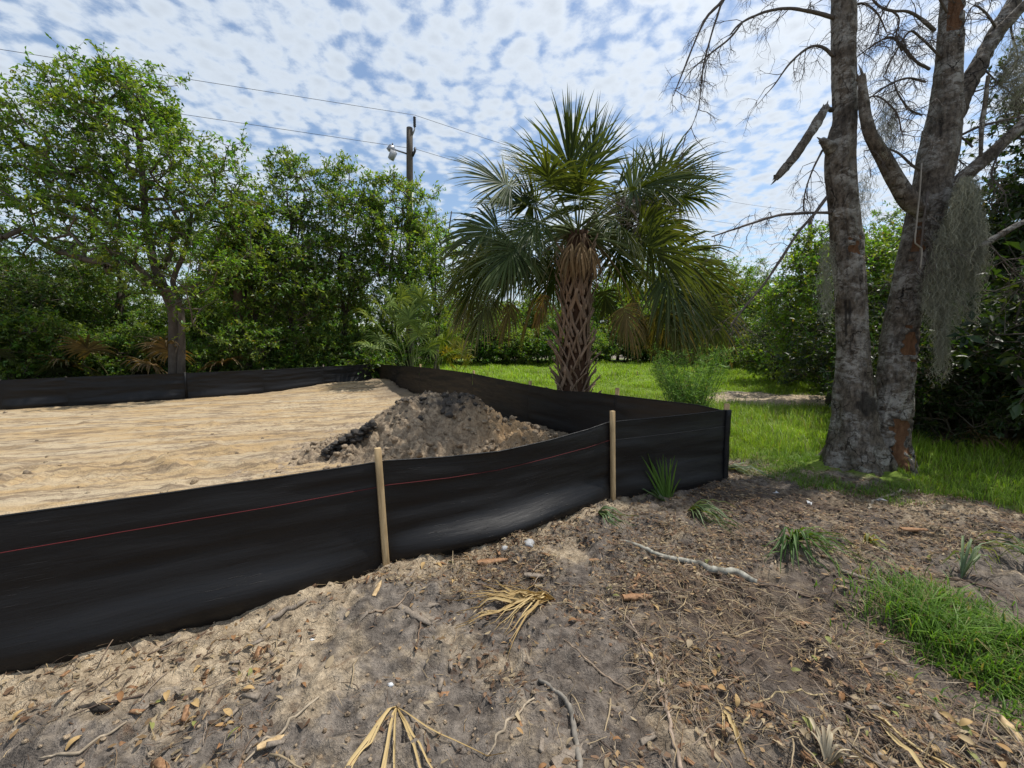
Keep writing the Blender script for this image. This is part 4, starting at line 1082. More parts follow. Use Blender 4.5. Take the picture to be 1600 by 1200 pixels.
for k in range(28):                         # further fronds round the back and sides
    a = rp.uniform(0.15, math.pi - 0.15) if k < 14 else rp.uniform(-math.pi, math.pi)
    e = rp.uniform(-0.35, 0.7)
    h_ = crown + 1.25 * np.array([math.cos(a) * math.cos(e), math.sin(a) * math.cos(e), math.sin(e)])
    q_ = project(h_); FR.append((q_[0], q_[1], h_[1] - PY, rp.uniform(.8, .95), .15 + .5 * max(0, .5 - e), .2, 0, 0))
for (hx, hy, dy, R, dr, tp_, dd, ro) in FR:
    hub = at(hx, hy, PY + dy)
    h2 = hub - crown
    lat = abs(h2[0]) / (abs(h2[0]) + abs(h2[1]) + 0.25)          # sideways leaves hang with the blade twisted upright
    b0 = crown + nrm(np.array([h2[0], h2[1], 0])) * 0.10 + np.array([0, 0, rp.uniform(-0.05, 0.22)])
    rl_ = ro + (1.25 * lat if h2[2] < 1.0 else 0.5 * lat) * (1 if rp.random() < .5 else -1) + rp.normal() * 0.22
    frond_obj(pal, rp, b0, hub, R * 1.02, ragged=.075, droop=dr * 0.85 + .08, tip=tp_ * .65, dead=dd, roll=rl_, nseg=54, lift=0.10 + 0.16 * (hy > 340), curl=0.12 + 0.5 * min(dr, 1.0), spread=rp.uniform(1.45, 2.15), fold=rp.uniform(-.25, .35),
              col=((0.026, 0.050, 0.014), (0.085, 0.128, 0.034)) if hy < 440 else ((0.042, 0.068, 0.016), (0.115, 0.150, 0.035)))
for k in range(4):                          # unopened spears
    mb, p2_ = MB(), MB()
    hub = crown + np.array([rp.normal() * 0.30, rp.normal() * 0.25, 0.70 + 0.35 * rp.random()])
    fan(mb, p2_, crown, hub, 0.85, rp, nseg=16, spread=0.38, droop=0.0, tip=0.05, lift=0.0, curl=0.0)
    o = mb.build('spear_leaf', M_PALM, pal); p2_.build('petiole', M_BOOT, o, True)
# dead skirt hanging over the top of the trunk
for (hx, hy, dy, R) in ((884, 388, -0.34, .42), (893, 380, -0.42, .52), (908, 378, -0.42, .52), (922, 386, -0.40, .50), (932, 394, -0.30, .42), (898, 400, -0.42, .36)):
    hub = at(hx, hy, PY + dy)
    mb, p2_ = MB(), MB()
    fan(mb, p2_, crown + np.array([0, -0.1, 0.0]), hub, R, rp, nseg=17, spread=1.0, droop=2.0, tip=.9, dead=.99, lift=0.40, curl=0.7, ragged=.16)
    o = tag(mb.build('dead_frond', M_STRAW, pal), 'withered tan frond hanging over the trunk top'); p2_.build('petiole', M_BOOT, o, True)
# old grey flower stalks
for k in range(7):
    e = at(rp.uniform(985, 1060), rp.uniform(300, 360), PY - 0.6 + rp.normal() * 0.4)
    mb = MB(); m_ = (crown + e) / 2 + np.array([0, 0, 0.35])
    P = resample(np.array([crown, m_, e, e + np.array([0.12, -0.05, -0.25])]), 0.1)
    tube(mb, P, np.linspace(0.010, 0.003, len(P)), 4, (0.15, 0.12, 0.10))
    a = P[rp.integers(len(P) // 2, len(P), 46)]
    b = a + rdir(rp, 46) * rp.uniform(0.1, 0.32, (46, 1)) - np.array([0, 0, 0.06])
    segs(mb, a, b, np.full(46, .003), np.full(46, .0015), 3, (0.16, 0.13, 0.11))
    mb.build('flower_stalk', M_TWIG, pal)

def small_palm(name, label, base, hubs, R, col, rng, cat='palm', nseg=30, tip=.1, trunk=None, dead=0.0, droop=.4):
    root = tag(empty(name), label, cat)
    for h in hubs:
        frond_obj(root, rng, base, h, R * rng.uniform(.85, 1.1), nseg=nseg, droop=droop * rng.uniform(.6, 1.4), tip=tip, col=col, roll=rng.normal() * .15, lift=.12, petr=0.012, dead=dead)
    if trunk is not None:
        mb = MB(); tube(mb, trunk[0], trunk[1], 14, (0.12, 0.085, 0.06), disp=lambda p, a: 1 + 0.2 * (vn3(np.cos(a)[None] * 4, np.sin(a)[None] * 4, p[:, 2:3] * 8, 6) - 0.5))
        mb.build('trunk', M_FIBRE, root, True)
    return root
def bxy(px, py, Y):
    b = at(px, py, Y); b[2] = gz(b[0], b[1]) - 0.03; return b
LG = ((0.075, 0.130, 0.024), (0.20, 0.28, 0.06))
b = bxy(645, 575, 13.4)
hub_px = [(588, 508), (600, 490), (612, 478), (628, 470), (645, 466), (658, 476), (670, 492), (682, 512), (690, 535), (585, 545), (600, 535), (640, 505), (655, 525), (672, 548), (622, 515), (690, 560)]
small_palm('palmetto', 'light green fan palmetto at the far corner of the fence', b, [at(a, c, 13.4 + rp.uniform(-.3, .7)) for a, c in hub_px], 0.85, LG, rp, nseg=34, droop=.6)
b = bxy(715, 580, 14.2)
small_palm('palmetto', 'small yellowing palmetto right of the large palmetto beside the fence', b, [at(a, c, 14.2 + rp.uniform(-.3, .3)) for a, c in ((700, 555), (712, 548), (722, 556), (728, 568), (704, 570))], 0.5, ((0.12, 0.16, 0.03), (0.30, 0.27, 0.05)), rp, nseg=16)
# palm with thatch behind the oak
b = bxy(368, 560, 14.0)
cr = at(368, 330, 14.0)
small_palm('sabal_palm', 'thin palm with brown hanging thatch half hidden right of the tall oak', cr, [at(a, c, 14 + d) for a, c, d in ((368, 312, 0), (355, 318, .3), (382, 318, -.2), (345, 335, 0), (392, 335, 0), (350, 350, .3), (388, 352, .2))], 0.62,
           ((0.05, 0.07, 0.025), (0.10, 0.12, 0.05)), rp, 'palm tree', 26, .4, (np.array([b, (b + cr) / 2 + np.array([0.05, 0, 0]), cr]), np.array([.15, .13, .13])))
root = bpy.data.objects[-1] if False else None
# low palmettos under the oak
for px, py, Y, lab, dead in ((40, 560, 11.5, 'dark palmetto clump at the left edge behind the far fence', 0.1), (180, 556, 12.6, 'palmetto with brown drooping fronds left of the oak trunk', 0.55), (110, 562, 12.0, 'small palmetto with stiff grey green fan left of the brown one', 0.05), (296, 566, 12.9, 'pale dry palmetto with upright stubs right of the oak trunk', 0.8)):
    b = bxy(px, py, Y); big = 0.55 if px in (110, 292) else 1.0
    small_palm('palmetto', lab, b, [b + np.array([math.cos(a) * .9 * big, math.sin(a) * .9 * big, (0.9 + 0.5 * math.sin(a * 3)) * big]) for a in np.arange(9) * 0.7], 0.8 * big, ((0.025, 0.045, 0.016), (0.07, 0.10, 0.035)), rp, nseg=26, dead=dead, droop=.55)

# ------------------------------------------------------------------ dead tree with two trunks
DT = tag(empty('dead_tree'), 'big dead grey tree with two trunks rising from one flared base', 'tree')
DY = 4.85
def dpath(pts): return np.array([at(a, b, DY + c) for a, b, c, w in pts]), np.array([w * (DY + c) / F / 2 * F / math.hypot(F, a - 800) for a, b, c, w in pts])
def big_trunk(name, pts, sides, seed, peels, scars, flare=None, label=None):
    P, R = dpath(pts)
    Q = resample(np.hstack([P, R[:, None]]), 0.018)
    p, rad = Q[:, :3], np.maximum(Q[:, 3], 0.01)
    n = len(p)
    t, A, B = frames(p)
    ang = np.arange(sides) / sides * 2 * math.pi
    dirs = np.cos(ang)[None, :, None] * A[:, None] + np.sin(ang)[None, :, None] * B[:, None]
    H = p[:, 2:3] + 0 * ang[None]
    nx, ny = dirs[..., 0] , dirs[..., 1]
    d = 1 + 0.16 * (vn3(nx * 1.3 + seed, ny * 1.3, H * 1.1, seed) - .5) + 0.10 * (vn3(nx * 4, ny * 4 + seed, H * 4, seed + 1) - .5) + 0.05 * (vn3(nx * 11, ny * 11, H * 9, seed + 2) - .5)
    # cracks between bark plates, flaking ridges
    n5 = vn3(nx * 2.2 + seed * 3, ny * 2.2, H * 2.1, seed + 4); n6 = vn3(nx * 5.5, ny * 5.5 + seed, H * 3.3, seed + 5); n7 = vn3(nx * 18, ny * 18, H * 22, seed + 6)
    d = d - 0.10 * np.exp(-((n5 - .5) / .022) ** 2) * sst(.35, .6, n6) - 0.07 * np.exp(-((n6 - .5) / .03) ** 2) * sst(.4, .6, n5) + 0.045 * (n7 - .5) + 0.05 * sst(.55, .62, n6) * sst(.4, .5, n5)
    if flare:
        fl = sst(flare[0], -0.05, H)
        ridge = 0.5 + 0.5 * np.cos(ang[None] * 5 + seed + 1.5 * np.sin(H * 3))
        d = d * (1 + fl ** 2 * (flare[1] * ridge + 0.18))
    V = p[:, None] + dirs * (rad[:, None] * d)[..., None]
    # peeled bark: recessed patches given in pixels
    col = np.zeros(V.shape)
    v = V.reshape(-1, 3)
    dep = v[:, 1] * CT - (v[:, 2] - EYE) * ST
    PX = 800 + F * v[:, 0] / dep; PYY = 600 - F * (v[:, 1] * ST + (v[:, 2] - EYE) * CT) / dep
    front = dirs.reshape(-1, 3) @ nrm(np.array([0.55, -0.83, 0])) > -0.15
    wob = (vn(v[:, 0] * 14 + v[:, 2] * 9, v[:, 2] * 22, seed + 7) - .5)
    wob2 = vn(v[:, 0] * 5, v[:, 2] * 6, seed + 8) - .5
    m = np.zeros(len(v))
    for (x0, x1, y0, y1) in peels:
        ex = np.minimum(PX - x0 + 4, x1 + 4 - PX) / 5 + wob * 3.0 + wob2 * 1.5 - .4; ey = np.minimum(PYY - y0 + 6, y1 + 6 - PYY) / 7 + wob * 4.0 - wob2 * 2 - .4
        m = np.maximum(m, np.clip(np.minimum(ex, ey), 0, 1) * front)
    sc = np.zeros(len(v))
    for (x0, x1, y0, y1) in scars:
        cx, cy_ = (x0 + x1) / 2, (y0 + y1) / 2
        e = np.hypot((PX - cx) / ((x1 - x0) / 2), (PYY - cy_) / ((y1 - y0) / 2)) + wob * 0.9
        sc = np.maximum(sc, np.clip((1.1 - e) / 0.35, 0, 1) * front)
    sc = np.maximum(sc, .9 * np.exp(-((m - .25) / .2) ** 2) * (m > .02))
    v = v - dirs.reshape(-1, 3) * (m * 0.022 + sc * 0.006)[:, None]
    col = np.stack([m, 0 * m, sc], 1)
    i = np.arange(n - 1)[:, None] * sides; j = np.arange(sides)[None]
    q = np.stack([i + j, i + (j + 1) % sides, i + sides + (j + 1) % sides, i + sides + j], -1).reshape(-1, 4)
    k = len(v); tops = (n - 1) * sides + np.arange(sides)
    v = np.vstack([v, p[-1] + t[-1] * rad[-1] * 0.4]); col = np.vstack([col, [1, 0, 0]])
    mb = MB(); mb.add(v, q, np.stack([np.full(sides, k), tops, np.roll(tops, -1)], 1), col)
    return tag(mb.build(name, M_BARK, DT, True), label)
big_trunk('trunk', [(1336, 775, 0.0, 95), (1334, 745, 0, 92), (1333, 690, 0, 78), (1332, 620, 0, 66), (1332, 560, 0, 56), (1330, 480, 0, 53), (1325, 400, 0, 50), (1319, 330, 0, 48), (1313, 260, 0, 50), (1315, 220, 0, 46), (1321, 180, 0, 37), (1319, 100, 0, 37), (1318, 0, 0, 36), (1316, -120, 0.1, 33), (1312, -260, 0.3, 27), (1300, -420, 0.5, 18)], 112, 4,
          [(1330, 1344, 380, 390), (1290, 1305, 166, 180)], [(1318, 1324, 450, 545), (1325, 1330, 460, 510), (1335, 1372, 615, 650), (1296, 1304, 560, 700)], (0.75, 0.45), 'left trunk with black bark splits')
big_trunk('trunk', [(1382, 778, -0.02, 78), (1382, 745, -0.02, 76), (1386, 690, 0, 70), (1393, 620, 0, 66), (1402, 560, 0, 62), (1415, 480, 0.02, 58), (1431, 400, 0.03, 58), (1448, 330, 0.05, 60), (1464, 250, 0.08, 60), (1474, 190, 0.1, 56), (1480, 130, 0.1, 44), (1484, 60, 0.12, 40), (1488, 0, 0.15, 38), (1498, -120, 0.2, 34), (1515, -260, 0.3, 26), (1530, -420, 0.4, 16)], 112, 9,
          [(1393, 1423, 655, 775), (1414, 1434, 514, 558), (1408, 1442, 352, 398), (1470, 1506, -40, 45)], [(1440, 1466, 165, 172), (1466, 1474, 180, 215), (1395, 1420, 380, 384), (1405, 1412, 440, 470), (1352, 1366, 620, 680)], (0.65, 0.45), 'right trunk with orange peeled patches')
def limb(pts, sides=14, name='limb', cap_wood=True, label=None, mat=M_BARK):
    P, R = dpath(pts)
    Q = resample(np.hstack([P, R[:, None]]), 0.03)
    mb = MB()
    s0 = pts[0][0]
    tube(mb, Q[:, :3], np.maximum(Q[:, 3], 0.002), sides, (0, 0, 0), disp=lambda p, a: 1 + 0.34 * (vn3(np.cos(a)[None] * 1.6 + s0, np.sin(a)[None] * 1.6, p[:, 2:3] * 6 + p[:, 0:1] * 6, 3) - .5) + 0.30 * (vn3(np.cos(a)[None] * 3.1 + s0, np.sin(a)[None] * 3.1, p[:, 2:3] * 19 + p[:, 0:1] * 19, 4) - .5))
    return Q[:, :3], tag(mb.build(name, mat, DT, True), label)
limb([(1440, 330, -0.05, 30), (1420, 312, -0.10, 32), (1402, 285, -0.12, 28), (1382, 250, -0.15, 26), (1362, 215, -0.18, 22), (1352, 180, -0.2, 20), (1348, 145, -.2, 16), (1346, 118, -.2, 13)], label='broken limb ending in a jagged point between the trunks')
limb([(1474, 215, 0.1, 40), (1500, 160, 0.15, 34), (1530, 100, .2, 32), (1558, 50, .25, 30), (1585, 0, .3, 28), (1630, -90, .5, 24), (1680, -200, .8, 16)], label='thick fork leaning right')
limb([(1545, 62, .22, 20), (1575, 35, .18, 22), (1610, 0, .1, 20), (1680, -60, -.1, 15)])
limb([(1470, 320, 0.0, 30), (1500, 282, -.05, 30), (1540, 248, -.1, 27), (1580, 212, -.15, 24), (1630, 165, -.2, 20), (1720, 90, -.3, 13)], label='grey limb rising to the right edge')
limb([(1445, 425, -0.1, 14), (1470, 412, -.2, 15), (1505, 393, -.3, 13), (1545, 377, -.4, 15), (1600, 347, -.5, 11), (1660, 330, -.6, 7)], 10, label='thin dark limb below the moss')
limb([(1532, 245, -.1, 7), (1534, 200, -.12, 8), (1540, 150, -.12, 8), (1543, 118, -.12, 5)], 8)
limb([(1300, 232, -.02, 26), (1290, 224, -.05, 18), (1283, 218, -.06, 12)], 8, 'branch_stub')
# snapped limb still hanging off the left trunk
limb([(1290, 168, -.16, 13), (1280, 186, -.2, 17), (1262, 214, -.26, 16), (1240, 246, -.3, 16), (1222, 268, -.34, 14), (1213, 278, -.35, 11)], 9, 'hanging_limb', label='snapped limb dangling left of the left trunk')
limb([(1300, 172, -.05, 9), (1290, 168, -.15, 5)], 6, 'splinter')
for (x0, y0, x1, y1, c_, w_) in ((1349, 124, 1341, 100, -.2, 7), (1344, 124, 1347, 106, -.21, 6), (1340, 126, 1338, 112, -.19, 5), (1215, 276, 1204, 289, -.36, 7), (1211, 274, 1207, 282, -.35, 6), (1288, 172, 1294, 157, -.16, 7), (1283, 172, 1287, 162, -.16, 5), (1286, 222, 1276, 214, -.06, 8), (1284, 226, 1279, 224, -.06, 6)):
    limb([(x0, y0, c_, w_), ((x0 + x1) / 2 + 1, (y0 + y1) / 2, c_, w_ * .6), (x1, y1, c_, .6)], 5, 'splinter')
BR = [
    [(1304, 28, 0, 7), (1265, 18, -.1, 6), (1230, 13, -.15, 5), (1195, 19, -.2, 4.5), (1158, 36, -.25, 3), (1140, 55, -.25, 2)],
    [(1316, -110, .1, 8), (1230, -80, -.1, 7), (1165, -40, -.2, 6), (1128, 2, -.25, 5), (1105, 26, -.25, 4), (1088, 60, -.25, 3), (1070, 105, -.25, 2.5), (1052, 150, -.25, 1.5)],
    [(1128, 2, -.25, 3.5), (1110, 60, -.3, 3), (1098, 110, -.3, 2.5), (1092, 165, -.3, 1.5), (1080, 200, -.3, 1)],
    [(1160, 35, -.25, 3.5), (1140, 60, -.3, 3), (1115, 80, -.3, 2.5), (1080, 110, -.3, 1.5), (1060, 140, -.3, 1)],
    [(1302, 88, 0, 6), (1285, 74, -.1, 5), (1265, 74, -.15, 4.5), (1235, 98, -.2, 3.5), (1212, 130, -.2, 2.5), (1202, 142, -.2, 1.5)],
    [(1300, 332, 0, 6), (1260, 333, -.1, 5), (1215, 337, -.2, 4.5), (1165, 352, -.25, 3.5), (1112, 370, -.3, 2)],
    [(1292, 308, 0, 7), (1272, 335, -.1, 6), (1248, 362, -.15, 5), (1222, 402, -.2, 5), (1195, 442, -.2, 4), (1165, 478, -.2, 3.5), (1140, 512, -.2, 2)],
    [(1285, 235, 0, 4), (1270, 265, -.1, 3), (1258, 300, -.1, 2.5), (1255, 330, -.1, 1.5)],
    [(1460, 48, .1, 7), (1440, 30, .0, 6), (1418, 18, -.1, 5), (1394, 17, -.1, 5), (1372, 8, -.1, 4), (1350, -20, -.1, 3)],
    [(1394, 17, -.1, 4), (1405, 30, -.1, 3), (1400, 60, -.1, 3), (1410, 80, -.1, 2)],
    [(1452, 108, .1, 6), (1430, 95, 0, 5), (1408, 70, 0, 5), (1390, 58, 0, 4), (1365, 70, 0, 3), (1340, 88, 0, 2)],
    [(1446, 128, .1, 5), (1418, 122, 0, 4), (1390, 132, -.1, 4), (1365, 148, -.1, 3)],
    [(1442, 268, .1, 6), (1425, 258, -.1, 5), (1402, 238, -.15, 4), (1378, 232, -.15, 3), (1350, 236, -.15, 2)],
    [(1440, 180, .1, 4), (1420, 170, -.05, 3.5), (1400, 140, -.1, 2.5), (1398, 120, -.1, 1.5)],
    [(1495, 215, .1, 6), (1525, 200, .0, 5), (1560, 190, -.1, 5), (1605, 180, -.1, 4), (1640, 170, -.1, 2)],
    [(1500, 150, .15, 4), (1550, 135, .1, 3), (1600, 120, .1, 2)],
    [(1520, 230, 0, 5), (1500, 215, .05, 4), (1490, 240, .05, 3), (1510, 260, .05, 2)],
    [(1480, 30, .1, 6), (1500, -10, .1, 5), (1510, -60, .1, 4)],
    [(1530, 100, .2, 4), (1560, 130, .1, 3), (1600, 160, 0, 2)],
    [(1450, 300, -.1, 5), (1444, 340, -.2, 4), (1440, 380, -.25, 4), (1432, 425, -.25, 2)],
    [(1545, 380, -.4, 4), (1580, 420, -.4, 3), (1620, 450, -.4, 2)],
    [(1470, 90, .1, 5), (1440, 60, -.05, 4), (1420, 50, -.1, 4), (1395, 90, -.15, 3), (1380, 120, -.15, 2)],
    [(1560, 50, .25, 5), (1540, 20, .1, 4), (1520, 10, .05, 3), (1505, 40, .05, 2)],
    [(1580, 210, -.15, 5), (1560, 240, -.2, 4), (1550, 275, -.2, 3), (1570, 300, -.2, 2)],
    [(1480, 20, .1, 5), (1450, -30, 0, 4), (1420, -40, -.1, 3), (1380, 20, -.1, 3), (1370, 50, -.1, 2)],
    [(1345, 160, -.2, 4), (1370, 150, -.25, 3), (1400, 175, -.3, 3), (1410, 210, -.3, 2)],
    [(1600, -10, .3, 5), (1580, 40, .2, 4), (1590, 90, .2, 3), (1570, 130, .2, 2)],
    [(1318, 20, 0, 5), (1345, 5, 0, 4), (1370, 20, 0, 3), (1385, 50, 0, 2)],
    [(1316, -200, .2, 9), (1250, -240, .1, 7), (1150, -230, -.1, 5), (1080, -180, -.2, 3)],
    [(1500, -120, .2, 9), (1440, -180, .1, 7), (1400, -260, 0, 5)],
    [(1312, -260, .3, 9), (1360, -330, .3, 6), (1400, -380, .3, 4)],
]
rt = np.random.default_rng(14)
tw = MB()
TC = (0.105, 0.085, 0.072)
def twigs(P, n, L, rng, lev=0, r0=0.0045):
    k = rng.integers(max(1, len(P) // 6), len(P), n)
    tg = nrm(np.gradient(P, axis=0))
    for i in k:
        d = nrm(tg[i] * 0.6 + rdir(rng, 1)[0] * 0.9 + np.array([0, 0, -0.25]))
        l = L * rng.uniform(0.5, 1.3); m = 6
        p = [P[i]]
        for s in range(m):
            d = nrm(d + rng.normal(size=3) * 0.22 + np.array([0, 0, -0.10]))
            p.append(p[-1] + d * l / m)
        p = np.array(p)
        rr_ = np.linspace(r0, r0 * 0.3, m + 1)
        segs(tw, p[:-1], p[1:], rr_[:-1], rr_[1:], 4 if lev == 0 else 3, TC)
        if lev < 2: twigs(p, 4 if lev == 0 else 3, l * 0.55, rng, lev + 1, r0 * 0.6)
for k, pts in enumerate(BR):
    Q, o = limb(pts, 6, 'branch', mat=M_TWIG)
    o.data.color_attributes['Col'].data.foreach_set('color', np.tile(np.array([0.105, 0.085, 0.072, 1], np.float32), len(o.data.vertices)))
    twigs(Q, 12 if k < 8 else 15, 0.36, rt)
tag(tw.build('twigs', M_TWIG, DT), kind='stuff')
# loose bark strip hanging on the right trunk
lb_ = MB(); Pst, _ = dpath([(1440, 255, -.32, 4), (1437, 300, -.34, 4), (1432, 350, -.35, 4), (1430, 380, -.36, 4), (1440, 388, -.36, 4), (1438, 420, -.36, 3)])
tube(lb_, resample(Pst, 0.04), 0.010, 5, (0.3, 0.27, 0.23), squash=0.4); lb_.build('bark_strip', M_TWIG, DT)

# Spanish moss
def moss(label, strands_fn, n, rng, seglen=0.024):
    mb = MB()
    for k in range(n):
        p0, L, w = strands_fn(rng)
        m = max(4, int(L / seglen))
        ph = rng.uniform(0, 6.28, 2); tz = np.linspace(0, 1, m + 1)
        wv_ = np.cumsum(rng.normal(size=(m + 1, 2)) * 0.010, 0) + 0.016 * np.stack([np.sin(tz * L * 60 + ph[0]), np.cos(tz * L * 47 + ph[1])], 1)
        st = np.stack([p0[0] + wv_[:, 0], p0[1] + wv_[:, 1], p0[2] - L * tz], 1)
        a = rng.uniform(0, 3.14); s = np.array([math.cos(a), math.sin(a), 0]) * w
        V = np.stack([st - s, st + s], 1).reshape(-1, 3)
        i = np.arange(m) * 2
        c = np.array([0.34, 0.335, 0.255]) * rng.uniform(0.6, 1.2)
        mb.add(V, np.stack([i, i + 1, i + 3, i + 2], 1), None, c)
        # curly side threads
        j = rng.integers(0, m + 1, m)
        e = st[j] + rng.normal(size=(m, 3)) * 0.016 - np.array([0, 0, 0.012])
        segs(mb, st[j], e, np.full(m, w * 0.8), np.full(m, w * 0.3), 3, c)
    o = mb.build('spanish_moss', M_MOSS)
    return tag(o, label, 'moss', 'moss hanging from the dead tree')
ms = np.random.default_rng(2)
MY = DY - 0.30
def big_moss(rng):
    y = rng.uniform(275, 400)
    wdt = 9 + 24 * np.clip((y - 270) / 90, 0, 1)
    x = 1512 - 0.10 * (y - 280) + (rng.integers(0, 8) / 3.5 - 1) * wdt + rng.normal() * 2.2
    return at(x, y, MY + rng.normal() * 0.08), rng.uniform(0.15, 0.42), 0.0017
TAILS = ((1474, 410, 1.42, 9, .42), (1520, 425, .62, 8, .16), (1452, 430, .60, 7, .16), (1496, 410, .85, 9, .16), (1536, 380, .35, 6, .10))
def tail_moss(rng):
    x, y0, L, sg, _ = TAILS[rng.choice(5, p=[t[4] for t in TAILS])]
    f = rng.random() ** 1.3
    return at(x + rng.normal() * sg * (1 - .75 * f), y0 + f * L * 95 + rng.uniform(-20, 20), MY + rng.normal() * 0.04), L * rng.uniform(.12, .3), 0.0017
def both(rng): return big_moss(rng) if rng.random() < .58 else tail_moss(rng)
moss('large grey beard of moss hanging right of the right trunk', both, 3400, ms)
def lm_fn(rng): return at(1293 + rng.normal() * 5, rng.uniform(375, 470), DY - .2 + rng.normal() * .05), rng.uniform(.1, .35), .0016
moss('thin tail of moss against the left edge of the left trunk', lm_fn, 240, ms)
def wisp(x, y, sx, L):
    return lambda rng: (at(x + rng.normal() * sx, y + rng.normal() * 14, DY - .1 + rng.normal() * .08), L * rng.uniform(.4, 1.1), .0014)
moss('wispy moss high between the two dead trunks', wisp(1392, 170, 9, .5), 110, ms)
moss('small wisp of moss below the broken limb between the trunks', wisp(1352, 285, 7, .45), 60, ms)
moss('moss wisp at the right edge high among the branches', wisp(1590, 70, 9, .75), 130, ms)

# ------------------------------------------------------------------ utility poles and lines
def pole(px, top_py, Y, r0, label, lamp):
    b = bxy(px, 560, Y); t = at(px, top_py, Y)
    root = tag(empty('utility_pole', (0, 0, 0)), label, 'utility pole')
    mb = MB(); P = np.stack([np.linspace(b[i], t[i], 12) for i in range(3)], 1)
    tube(mb, P, np.linspace(r0 * 1.25, r0 * 0.9, 12), 14); mb.build('post', M_POLE, root, True)
    ins = MB()
    x, y, z = t; s = r0 / 0.16
    tube(ins, np.array([[x + .10 * s, y, z - .35 * s], [x + .22 * s, y, z - .1 * s], [x + .24 * s, y, z + .05 * s]]), .035 * s, 6); ins.build('bracket', M_STEEL, root, True)
    zz = np.linspace(z + .05 * s, z + .50 * s, 13)
    ib = MB(); tube(ib, np.stack([np.full(13, x + .24 * s), np.full(13, y), zz], 1), np.where(np.arange(13) % 2, .075, .05) * s, 8); ib.build('insulator', M_BLACK, root, True)
    i2 = MB(); tube(i2, np.array([[x + .08 * s, y, z - 1.25 * s], [x + .22 * s, y, z - 1.05 * s], [x + .25 * s, y, z - .88 * s]]), np.array([.09, .06, .05]) * s, 8); i2.build('insulator', M_BLACK, root, True)
    if lamp:
        a0 = at(635, 240, Y); a1 = at(617, 234, Y - 0.3)
        lb = MB(); tube(lb, np.array([a0, (a0 + a1) / 2, a1]), .035, 6); arm = lb.build('lamp_arm', M_STEEL, root, True)
        hb = MB(); c = at(611.5, 237, Y - 0.3)
        th_ = 0.45; R_ = np.array([[math.cos(th_), 0, math.sin(th_)], [0, 1, 0], [-math.sin(th_), 0, math.cos(th_)]])
        box(hb, c + np.array([0, 0, 0.12]), .26, .26, .24, R_, top=.7); hb.build('floodlight', M_STEEL, root)
        gb = MB(); box(gb, c + np.array([.05, -0.04, -0.17]), .20, .18, .36, R_, top=1.15); gb.build('lens', M_GLASS, root)
        cb_ = MB(); tube(cb_, np.array([c + np.array([.05, 0, .24]), c + np.array([.06, 0, .34])]), .03, 6); cb_.build('photocell', M_BLACK, root)
        # paler conduit low on the post
        kb = MB(); k0, k1 = at(644, 295, Y - .17), at(645, 420, Y - .17); tube(kb, np.array([k0, (k0 + k1) / 2, k1]), .05, 8); kb.build('conduit', M_STEEL, root, True)
    return t, s
T1, s1 = pole(640, 200, 18.0, 0.145, 'wooden utility pole with floodlight and insulator above the trees', True)
T2, s2 = pole(1266, 342, 31.0, 0.15, 'distant utility pole top behind the trees left of the dead trunk', False)
def wire(a, b, sag, label, r=0.008):
    t = np.linspace(0, 1, 60)[:, None]
    P = a * (1 - t) + b * t - np.array([0, 0, 1.0]) * sag * 4 * t * (1 - t)
    mb = MB(); tube(mb, P, r, 5); o = mb.build('power_line', M_BLACK, None, True)
    tag(o, label, 'cable', 'overhead lines')
def off(p): return p
u1 = np.array([T1[0] + .24, T1[1], T1[2] + .52]); u2 = np.array([T1[0] + .25, T1[1], T1[2] - .86])
v1 = np.array([T2[0] + .24, T2[1], T2[2] + .5]); v2 = np.array([T2[0] + .25, T2[1], T2[2] - .86])
def left_end(a, px, py):
    # continue the line through the pixel at the left edge, at the height it hangs
    Y = 13.6; p = at(px, py, Y); d = p - a; return a + d * 2.0
wire(u1, left_end(u1, 0, 77), 0.0, 'upper power line left of the utility pole')
wire(u2, left_end(u2, 0, 136), 0.0, 'second power line left of the utility pole')
wire(u1, v1, 0.7, 'upper power line right of the utility pole')
wire(u2, v2, 0.7, 'second power line right of the utility pole')
w1 = at(642, 316, 17.8); w2 = at(642, 386, 17.8); w3 = at(642, 412, 17.8)
wire(w1, left_end(w1, 0, 250), 0.0, 'low cable glimpsed high through the slender trees', .014)
wire(w2, left_end(w2, 0, 378), 0.0, 'middle low cable glimpsed through the trees', .018)
wire(w3, left_end(w3, 0, 402), 0.0, 'lowest thick cable glimpsed through the trees', .022)

# ------------------------------------------------------------------ grass
def blades(mb, x, y, h, w, rng, col, lean=0.5, zoff=0.0):
    n = len(x)
    z = ground_z(x, y) - 0.005 + zoff
    a = rng.uniform(0, 6.283, n); L = rng.uniform(.2, 1.0, n) * lean
    b = np.stack([x, y, z], 1)
    d = np.stack([np.cos(a), np.sin(a), np.zeros(n)], 1)
    s = np.stack([-np.sin(a), np.cos(a), np.zeros(n)], 1) * (w / 2)[:, None]
    up = np.array([0, 0, 1.0])
    m = b + up * (h * .55)[:, None] + d * (h * L * .25)[:, None]
    t = b + up * (h * (1 - .28 * L))[:, None] + d * (h * L * .8)[:, None]
    V = np.stack([b - s, b + s, m + s * .8, m - s * .8, t], 1).reshape(-1, 3)
    i = np.arange(n) * 5
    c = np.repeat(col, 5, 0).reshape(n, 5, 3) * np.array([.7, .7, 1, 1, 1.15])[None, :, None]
    mb.add(V, np.stack([i, i + 1, i + 2, i + 3], 1), np.stack([i + 3, i + 2, i + 4], 1), c.reshape(-1, 3))
def gcol(n, rng, a, b, dry=0.06):
    f = rng.random((n, 1)); c = np.array(a) * (1 - f) + np.array(b) * f
    k = rng.random(n) < dry; c[k] = np.array([0.24, 0.20, 0.09]); return c
rg = np.random.default_rng(91)
gmb = MB()
